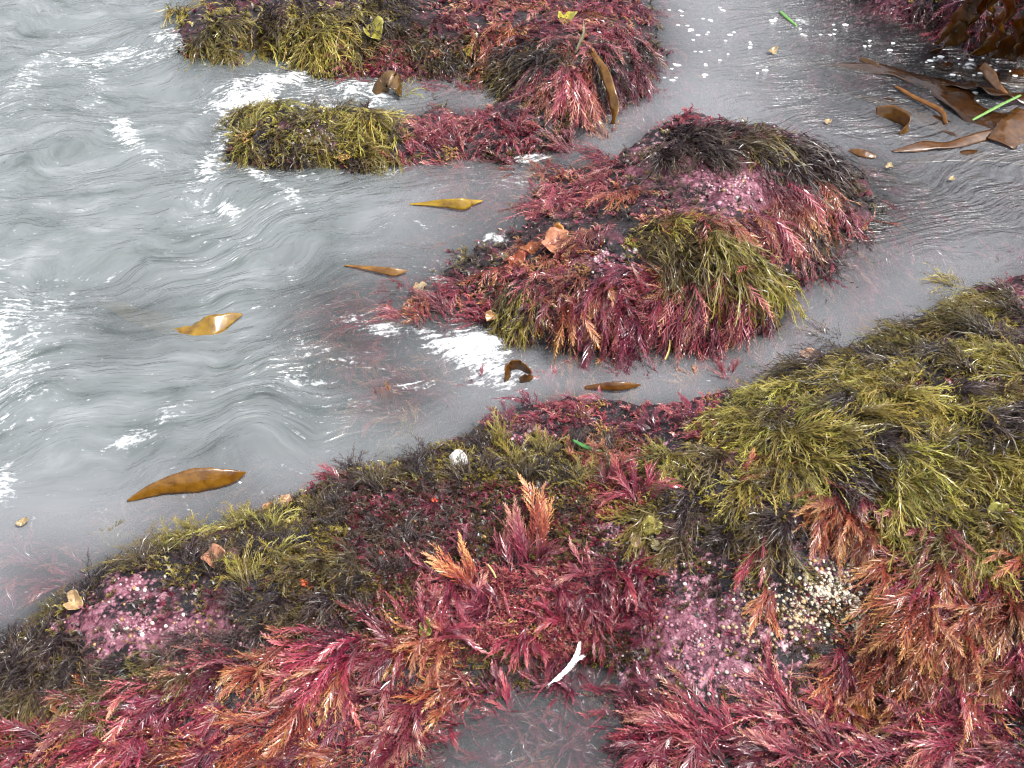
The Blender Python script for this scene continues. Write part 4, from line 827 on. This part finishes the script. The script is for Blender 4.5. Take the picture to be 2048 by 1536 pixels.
kelp('drifting_kelp', [(820,412,.002,4,10),(860,411,.008,10,30),(895,410,.016,18,60),(925,409,.020,22,60),(945,405,.014,12,50),(965,402,.006,2,30)], 'yellow kelp tip lifting from water behind the middle rock', YEL)
kelp('drifting_kelp', [(690,536,.003,3,10),(740,540,.010,9,35),(785,545,.014,16,55),(815,543,.010,3,50)], 'small tan kelp tip in the surf beside the middle rock', (1.6, 1.7, 2.5))
kelp('drifting_kelp', [(1170,775,.002,6,20),(1205,773,.012,14,50),(1240,772,.016,18,55),(1265,771,.012,10,55),(1282,770,.008,2,50)], 'slim brown kelp tip floating in the narrow channel', (1, .85, .7))
kelp('drifting_kelp', [(1015,765,.000,20,60),(1018,742,.022,24,80),(1032,732,.034,26,95),(1050,738,.030,26,100),(1058,752,.016,24,100),(1040,762,.008,18,80)], 'curled brown kelp blade in the foam of the channel mouth', (.9, .8, .7), camber=.05)
kelp('drifting_kelp', [(752,196,.000,22,20),(764,180,.022,30,45),(780,170,.040,40,30),(796,176,.034,40,-10),(802,192,.010,30,-40)], 'arched grey-brown kelp blade between the far rock and the low rock', (.8, .9, 1.3), camber=.1)
kelp('draped_kelp', [(1185,105,.14,10,20),(1208,140,.12,16,30),(1222,180,.09,18,40),(1230,215,.05,18,40),(1226,248,.015,12,40)], 'amber kelp strap draped down the channel end of the long far rock', (1.1, 1.1, .9), ruffle=.1)
kelp('drifting_kelp', [(1752,225,.004,18,60),(1780,226,.018,26,70),(1808,236,.024,28,85),(1818,250,.018,24,95),(1800,266,.002,10,80)], 'hooked orange-brown kelp tip standing in the open channel', (1.2, 1.15, 1), camber=.05)
kelp('drifting_kelp', [(1600,118,-.004,10,0),(1660,130,-.002,24,0),(1730,138,.000,34,2),(1800,148,.001,40,2),(1870,172,.002,56,2),(1930,205,.002,76,0),(1985,238,.001,86,0),(2060,270,.000,70,0)], 'broad grey-brown kelp blade lying across the open channel', (.32, .28, .6), n=44, ruffle=.05, camber=.04)
kelp('drifting_kelp', [(1890,168,.006,26,-10),(1950,172,.010,46,-15),(2010,186,.010,50,-10),(2070,198,.008,40,0)], 'grey kelp blade with red-brown edge near the kelp-hung rock', (.35, .3, .6), ruffle=.06, camber=.05)
kelp('drifting_kelp', [(1785,300,.003,3,10),(1820,294,.007,16,20),(1860,287,.008,22,10),(1910,284,.006,20,10),(1970,268,.010,18,30),(2020,258,.010,22,20),(2070,262,.006,30,0)], 'thin tan kelp blade bent across the open channel', (.7, .62, 1.2), n=40, ruffle=.06)
kelp('drifting_kelp', [(2000,285,.005,50,0),(2030,260,.014,60,20),(2070,235,.012,70,10)], 'wide grey kelp blade at the edge of the open channel', (.7, .65, 1.3))
kelp('drifting_kelp', [(1790,175,.006,6,30),(1830,196,.010,8,30),(1865,210,.014,9,40),(1885,222,.016,10,50),(1893,245,.004,8,60)], 'thin orange kelp stalk between broad grey blades', (1.4, 1.2, 1), camber=.3)
kelp('drifting_kelp', [(1965,130,.020,14,60),(1980,150,.022,18,50),(1995,172,.016,12,50),(2020,200,.006,8,30)], 'pale folded kelp tip beside floating foam flecks', (2.2, 2.4, 8))
kelp('drifting_kelp', [(1700,300,.002,8,30),(1725,306,.008,16,30),(1752,312,.006,8,30)], 'small brown kelp scrap beside the middle rock', (1, .9, .9))
kelp('drifting_kelp', [(1720,118,.003,8,40),(1745,128,.007,12,40),(1760,136,.004,4,40)], 'small dark kelp fold in the far channel', DRK)
kelp('drifting_kelp', [(1840,128,-.004,20,0),(1900,138,-.003,44,0),(1970,150,-.003,60,0),(2060,160,-.004,60,0)], 'wide brown kelp blade just awash below the kelp-hung rock', (.4, .32, .5), ruffle=.04, camber=.03)
kelp('drifting_kelp', [(1690,185,-.004,8,0),(1760,205,-.003,30,0),(1840,232,-.003,44,0),(1920,262,-.003,38,0),(1990,290,-.004,20,0)], 'grey-brown kelp blade awash beside the hooked kelp tip', (.4, .34, .6), ruffle=.04, camber=.03)
kelp('drifting_kelp', [(1800,322,-.004,8,0),(1880,312,-.003,26,0),(1960,310,-.003,36,0),(2060,318,-.004,40,0)], 'faint grey kelp blade awash nearest to the middle rock', (.5, .46, .9), ruffle=.04, camber=.03)
HANG = [([(2010,-30,.36,30,40),(1965,0,.26,34,50),(1930,30,.16,36,55),(1900,62,.06,24,60),(1872,88,.008,8,60)], 'outermost hanging kelp ribbon reaching towards the open channel'), ([(1960,-20,.3,26,40),(1945,20,.2,34,60),(1925,60,.1,34,65),(1895,90,.03,18,60),(1860,105,.006,6,40)], 'ruffled kelp ribbon sweeping over the kelp-hung rock face'),
 ([(2040,-20,.34,30,60),(2010,20,.22,40,70),(1998,60,.12,38,70),(1975,95,.04,22,70),(1935,112,.006,6,50)], 'broad hanging kelp ribbon in the middle of its cluster'), ([(2090,0,.34,34,60),(2050,40,.2,40,70),(2030,75,.11,34,70),(2000,105,.03,18,70),(1965,122,.006,5,50)], 'innermost hanging kelp ribbon at the picture edge'),
 ([(1975,-20,.32,24,60),(1985,20,.22,26,80),(1975,55,.13,22,80),(1960,82,.06,10,80)], 'narrow twisted kelp ribbon inside its cluster'), ([(2120,30,.3,40,60),(2070,70,.16,44,70),(2040,100,.06,30,70),(2010,118,.02,10,60)], 'lowest hanging kelp ribbon close to the dark water')]
for i, (pth, lab) in enumerate(HANG): kelp('hanging_kelp', pth, lab, (.75, .7, .6) if i % 2 else (1.05, .95, .7), group='kelp hanging on the kelp-hung rock', ruffle=.22, seed=i, n=36, freq=11)
# grass blades
for pth, lab, col in [([(1146,880,.150,4,20),(1160,888,.148,7,20),(1180,897,.145,8,20),(1205,903,.14,5,20)], 'bright green grass blade lying on the crest', (.05,.17,.04)), ([(1945,240,.012,4,20),(1975,224,.018,5,20),(2005,208,.024,5,20),(2042,190,.03,4,20)], 'thin pale green grass blade across grey kelp', (.16,.30,.08)),
   ([(1560,22,.006,5,20),(1575,36,.008,6,20),(1594,52,.004,3,20)], 'short green grass blade floating in the far channel', (.12,.28,.06)), ([(1150,108,.13,4,60),(1160,85,.16,6,60),(1168,62,.19,5,60),(1167,42,.21,3,60)], 'pale grass blade standing on the long far rock', (.20,.20,.11)),
   ([(1815,960,.215,3,20),(1830,985,.21,4,20)], 'tiny straw lying on olive filaments', (.3,.26,.12)), ([(1330,720,.02,4,40),(1338,700,.03,4,40),(1340,680,.045,3,40)], 'yellow stalk standing by the channel face of the middle rock', (.36,.28,.07)), ([(975,1128,.115,3,30),(985,1142,.11,4,30),(992,1156,.105,3,30)], 'tiny straw beside the upright pink frond', (.4,.34,.12))]:
    kelp('loose_grass', pth, lab, col, 'grass blade', 'loose blades', 'leafy', n=14, m=3, thick=.0005)
# ------------------------------------------------------------------ leafy scraps
def leaf(px, py, s, col, label, ang=0, lobes=3, cup=.35, seed=0, z=None, name='leafy_seaweed', lift=.012, elong=1.0):
    r = random.Random(seed); p = hit(px, py)[0] if z is None else P(px, py, z)
    if z is not None: p[2] += max(0, WH(p[0], p[1]))
    u = np.linalg.norm(p-np.array([0, 0, CAMH]))/FPX*s
    n, m = 26, 6; V = []; F = []
    ph = r.uniform(0, 6.28); hm = [r.uniform(.0, .25), r.uniform(.05, .25), r.uniform(.02, .16), r.uniform(.02, .12), r.uniform(.02, .08), r.uniform(0, 6), r.uniform(0, 6), r.uniform(0, 6)]
    for side in (1, -1):
        V.append((0, 0, side*.012))
        for j in range(1, m+1):
            f = j/m
            for i in range(n):
                a = 6.2832*i/n; rr = .85*f*(1+f*(hm[0]*math.sin(a+ph)+hm[1]*math.sin(2*a+hm[5])+hm[2]*math.sin(lobes*a+hm[6])+hm[3]*math.sin(5*a+hm[7])+hm[4]*math.sin(9*a+ph)))
                V.append((rr*math.cos(a)*elong, rr*math.sin(a), cup*f*f*(1+.8*math.sin(2*a+ph))+.14*f*math.sin(5*a+ph)+side*.012))
    K = 1+n*m
    for sd_ in (0, 1):
        b = sd_*K; fl = (lambda q: q) if sd_ == 0 else (lambda q: q[::-1])
        for i in range(n): F.append(fl((b, b+1+i, b+1+(i+1) % n)))
        for j in range(m-1):
            for i in range(n):
                a = b+1+j*n+i; c = b+1+j*n+(i+1) % n; F += [fl((a, a+n, c+n)), fl((a, c+n, c))]
    for i in range(n):
        a = 1+(m-1)*n+i; c = 1+(m-1)*n+(i+1) % n; F += [(a, a+K, c+K), (a, c+K, c)]
    V = np.array(V)*u; ca, sa = math.cos(R(ang)), math.sin(R(ang)); V = np.stack([V[:, 0]*ca-V[:, 1]*sa, V[:, 0]*sa+V[:, 1]*ca, V[:, 2]+lift], -1)
    # lean towards the open side so the face shows
    t = R(20); V = np.stack([V[:, 0], V[:, 1]*math.cos(t)-V[:, 2]*math.sin(t), V[:, 1]*math.sin(t)+V[:, 2]*math.cos(t)], -1)
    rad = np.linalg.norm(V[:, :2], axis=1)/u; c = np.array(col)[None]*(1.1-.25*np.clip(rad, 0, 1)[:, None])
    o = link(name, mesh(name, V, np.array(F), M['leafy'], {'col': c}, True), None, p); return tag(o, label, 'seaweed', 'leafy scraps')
SAL = (.42, .20, .12)
leaf(435,1125,26,SAL,'salmon cup-shaped leaf on dark filaments of the sea edge',20,3,.5,1,elong=1.1)
leaf(470,1118,16,(.22,.12,.11),'greyish lobe beside the salmon cup-shaped leaf',-10,2,.3,2)
leaf(155,1210,20,(.40,.27,.14),'tan curled leaf near the low end of the nearest rock',60,3,.6,3)
leaf(540,1020,13,SAL,'salmon scrap with pale rim at the sea edge',0,3,.4,4)
leaf(575,1005,14,(.38,.21,.12),'tan scrap tucked among olive filaments at the sea edge',40,2,.4,5)
leaf(1622,722,18,(.45,.27,.18),'peach leaf at the channel side of the nearest rock',0,2,.3,6,elong=1.3)
leaf(1602,716,12,(.34,.17,.12),'small peach lobe beside the peach leaf',30,2,.4,7)
leaf(1305,1062,22,(.27,.23,.05),'yellow-green lobed leaf next to pink crust',110,4,.3,8)
leaf(1268,1085,15,(.42,.28,.19),'pale tan leaf next to the yellow-green lobed leaf',50,2,.4,9)
leaf(1310,1095,12,(.28,.24,.12),'khaki leaf below the yellow-green lobed leaf',0,2,.4,10)
leaf(850,1262,17,(.12,.12,.018),'bright olive leaf over the deep red bed',80,4,.4,11)
leaf(747,72,24,(.30,.27,.05),'bright yellow leaf on the long far rock',80,4,.5,12)
leaf(1130,45,18,(.34,.31,.04),'yellow-green frilled leaf on the far crest',0,5,.5,13)
leaf(935,110,12,(.34,.27,.04),'yellow scrap beside the small inlet',0,3,.4,14)
leaf(1110,492,28,(.42,.18,.10),'wide salmon blade at the surf end of the middle rock',10,2,.3,15,elong=1.3)
leaf(1112,478,18,(.32,.14,.02),'upright amber scrap behind the wide salmon blade',90,2,.6,16)
leaf(1030,528,18,(.22,.05,.02),'rust leaf hanging at the surf end of the middle rock',80,2,.4,17,elong=1.4)
leaf(1060,505,16,(.30,.09,.03),'orange-brown leaf in front of the wide salmon blade',20,2,.4,18,elong=1.5)
leaf(985,640,14,(.40,.22,.10),'tan scrap on the wave-washed tail of the middle rock',0,3,.4,19)
leaf(1715,1400,34,(.20,.075,.02),'glossy brown kelp scrap in the little hollow below the crust',20,2,.25,20,elong=1.2)
leaf(1690,1380,20,(.26,.10,.03),'smaller glossy brown scrap behind the hollow',70,2,.3,21)
leaf(1992,1035,22,(.30,.28,.07),'pale green leaf with pink rim at the steep end',30,3,.5,22)
leaf(2012,1040,12,(.42,.12,.10),'pink curled rim beside the pale green leaf',0,2,.5,23)
leaf(1970,985,18,(.10,.015,.012),'dark red glossy scrap under olive filaments',-30,2,.4,24,elong=1.5)
leaf(840,580,14,(.38,.28,.16),'cream scrap in foam on the middle rock tail',0,3,.4,25)
for px, py, s, lab in [(1655,245,6,'tan flake floating behind the middle rock'),(1778,333,6,'yellow flake floating off the middle rock'),(1903,358,5,'orange flake floating in the open channel'),(45,1046,8,'cream flake floating in the sea off the low end'),(1545,105,8,'brown twiggy scrap floating in the far channel')]:
    leaf(px,py,s,(.30,.22,.11),lab,30,3,.3,int(px),z=.006,name='floating_flake',lift=.002,elong=1.6)
# ------------------------------------------------------------------ shells, sponges, pebbles
def lump_obj(name, px, py, s, mat, label, cat, group=None, seed=0, sq=.5, rough=.3, z=None, n=9):
    p = hit(px, py)[0] if z is None else P(px, py, z); u = np.linalg.norm(p-np.array([0, 0, CAMH]))/FPX*s; V, F = blob(n, 5, seed, sq, rough)
    o = link(name, mesh(name, V*u, F, M[mat], {'col': np.tile((.3, .3, .3), (len(V), 1))}, n > 8), None, p); return tag(o, label, cat, group)
p = hit(915, 930)[0]; u = np.linalg.norm(p-np.array([0, 0, CAMH]))/FPX*17; V, F = [], []
for j, (r_, z_) in enumerate([(1.05,0),(1.0,.25),(.62,.55),(.30,.62),(.22,.45),(.05,.38)]):
    for i in range(18): k = 1+(.10*math.sin(i*1.9)+.08*math.sin(i*4.1+1))*(1 if j < 3 else .3)+.14*math.sin(i*.349+1); V.append((r_*k*math.cos(i*.349), r_*k*math.sin(i*.349)*1.1, z_))
for j in range(5):
    for i in range(18): F.append((j*18+i, j*18+(i+1) % 18, (j+1)*18+(i+1) % 18, (j+1)*18+i))
V = np.array(V)*u; t = R(30); V = np.stack([V[:, 0], V[:, 1]*math.cos(t)-V[:, 2]*math.sin(t), V[:, 1]*math.sin(t)+V[:, 2]*math.cos(t)+.014], -1)
tag(link('barnacle_shell', mesh('barnacle_shell', V, np.array(F), M['shell']), None, p), 'large white barnacle shell among brown filaments on the crest', 'shell')
for i, (px, py, s, lab) in enumerate([(2042,940,10,'white shell under olive filaments at the edge of the nearest rock'),(1938,920,6,'white fleck on purple crust under olive filaments'),(393,1185,6,'white shell fleck beside dark brown filaments'),(1318,520,5,'pale shell on the middle rock near hump'),(965,1045,5,'tiny white shell on black rock'),(1270,500,6,'pale ring shell behind the middle rock hump')]):
    lump_obj('shell_fragment', px, py, s, 'shell', lab, 'shell', 'small white shells', 50+i, .6, .3)
for i, (px, py, s, lab) in enumerate([(605,1165,11,'orange sponge lump on black rock among brown filaments'),(622,1172,7,'small orange sponge beside the larger one'),(1270,482,8,'bright orange sponge on the middle rock'),(762,1105,6,'red-orange dot on black rock'),(868,1000,7,'orange crust lump on the bare black rock'),(1420,300,5,'orange dot on the middle rock crown')]):
    lump_obj('orange_sponge', px, py, s, 'sponge', lab, 'sponge', 'orange sponges', 70+i, .6, .45)
peb = [(925,1075),(940,1085),(955,1070),(950,1100),(935,1110),(920,1100),(965,1090),(945,1120),(928,1125),(910,1085),(870,1100),(960,1110)]
for i, (px, py) in enumerate(peb):
    xs_ = sorted(q[0] for q in peb); lump_obj('dark_snail', px, py, 5+i % 3*1.5, 'pebble', 'dark glossy snail in the cluster on bare rock, '+('leftmost' if i == 10 else ORD[xs_.index(px)+1]+' from left'), 'snail', 'dark snails beside the upright pink frond', 90+i, .8, .12)
# foam flecks floating on calm water
FL = [(1375,52),(1382,60),(1396,70),(1355,130),(1402,104),(1360,22),(1420,40),(1545,42),(1600,60),(1660,72),(1690,52),(1880,118),(1892,125),(1940,128),(1905,150),(1962,146),(1990,140),(2030,152),(1860,122),(1780,100),(1740,90),(1500,95),(1530,140),(1410,150),(1345,160),(1440,15),(1950,185),(1440,120),(1460,70),(484,952),(470,960)]
Vs, Fs, nv = [], [], 0
for i in range(len(FL)*3):
    a, b = FL[i % len(FL)]; k = i//len(FL); a += 0 if k == 0 else rng.normal(0, 14); b += 0 if k == 0 else rng.normal(0, 8)
    q = P(a, b, 0.0); q[2] = WH(q[0], q[1]); V, F = DOME[i % 4]; s = rng.uniform(2.2, 5.5 if k == 0 else 2.5)*np.linalg.norm(q-np.array([0, 0, CAMH]))/FPX
    Vs.append(V*np.array([s*1.4, s, s*.3])+q); Fs.append(F+nv); nv += len(V)
tag(link('foam_flecks', mesh('foam_flecks', np.concatenate(Vs), np.concatenate(Fs), M['feather'], None, True)), 'small white foam flecks drifting on the open channel', 'foam', kind='stuff')

# ------------------------------------------------------------------ the feather
fp = crom([[*P(1096,1370,.012)], [*P(1116,1354,.016)], [*P(1136,1334,.022)], [*P(1150,1312,.032)], [*P(1158,1286,.045)]], 60)
root = link('white_feather', None, None, fp[0]); tag(root, 'white downy feather lying on the edge of the small pool', 'feather')
T = np.gradient(fp, axis=0); T /= np.linalg.norm(T, axis=1, keepdims=True); B = np.cross(np.array([0, 0, 1.]), T); B /= np.linalg.norm(B, axis=1, keepdims=True); Nn = np.cross(T, B); u = 1.7/FPX
V, F = [], []
for i in range(60):
    for k in range(5): a = k*1.2566; V.append(fp[i]+(B[i]*math.cos(a)+Nn[i]*math.sin(a))*u*1.5*(1-.75*i/59)-fp[0])
for i in range(59):
    for k in range(5): F.append((i*5+k, i*5+(k+1) % 5, (i+1)*5+(k+1) % 5, (i+1)*5+k))
link('shaft', mesh('shaft', V, F, M['feather'], None, True), root)
for side, ln, nm in ((1, 8, 'vane'), (-1, 16, 'vane')):
    V, F = [], []
    for i in range(220):
        s = rng.uniform(.10, .985); x = s*59; j = int(x); q = fp[j]*(1-(x-j))+fp[min(j+1, 59)]*(x-j)
        l = ln*u*math.sin(math.pi*min(1, s*.86+.12))**.6*rng.uniform(.6, 1.15); fw = rng.uniform(1.2, 3.4); up = rng.uniform(-.15, .3); d = T[j]*fw+B[j]*side+Nn[j]*up; d /= np.linalg.norm(d); d2 = T[j]*(fw+1)+B[j]*side*.8+Nn[j]*(up-.1); d2 /= np.linalg.norm(d2)
        wv = np.cross(d, Nn[j])*u*.4; k = len(V); m_ = q+d*l*.6; e_ = m_+d2*l*.6
        V += [q-wv-fp[0], q+wv-fp[0], m_+wv-fp[0], m_-wv-fp[0], e_-fp[0]]; F += [(k, k+1, k+2), (k, k+2, k+3), (k+3, k+2, k+4)]
    link(nm, mesh(nm, V, F, M['feather']), root)
fb = crom([[*P(1138,1332,.023)], [*P(1152,1322,.027)], [*P(1168,1310,.030)]], 30); Tb = np.gradient(fb, axis=0); Tb /= np.linalg.norm(Tb, axis=1, keepdims=True)
V, F = [], []
for i in range(90):
    j = rng.integers(0, 22); d = Tb[j]*rng.uniform(2, 4)+np.array([rng.normal(0, .6), rng.normal(0, .6), rng.normal(0, .3)]); d /= np.linalg.norm(d); l = rng.uniform(7, 15)*u; wv = np.cross(d, np.array([0, 0, 1.]))*u*.4; k = len(V); q_ = fb[j]-fp[0]
    V += [q_-wv, q_+wv, q_+d*l*.6+wv, q_+d*l*.6-wv, q_+d*l]; F += [(k, k+1, k+2), (k, k+2, k+3), (k+3, k+2, k+4)]
link('down_tuft', mesh('down_tuft', V, F, M['feather']), root)
print('STATS', stats, 'tris', sum(len(o.data.polygons) for o in bpy.data.objects if o.type == 'MESH'))
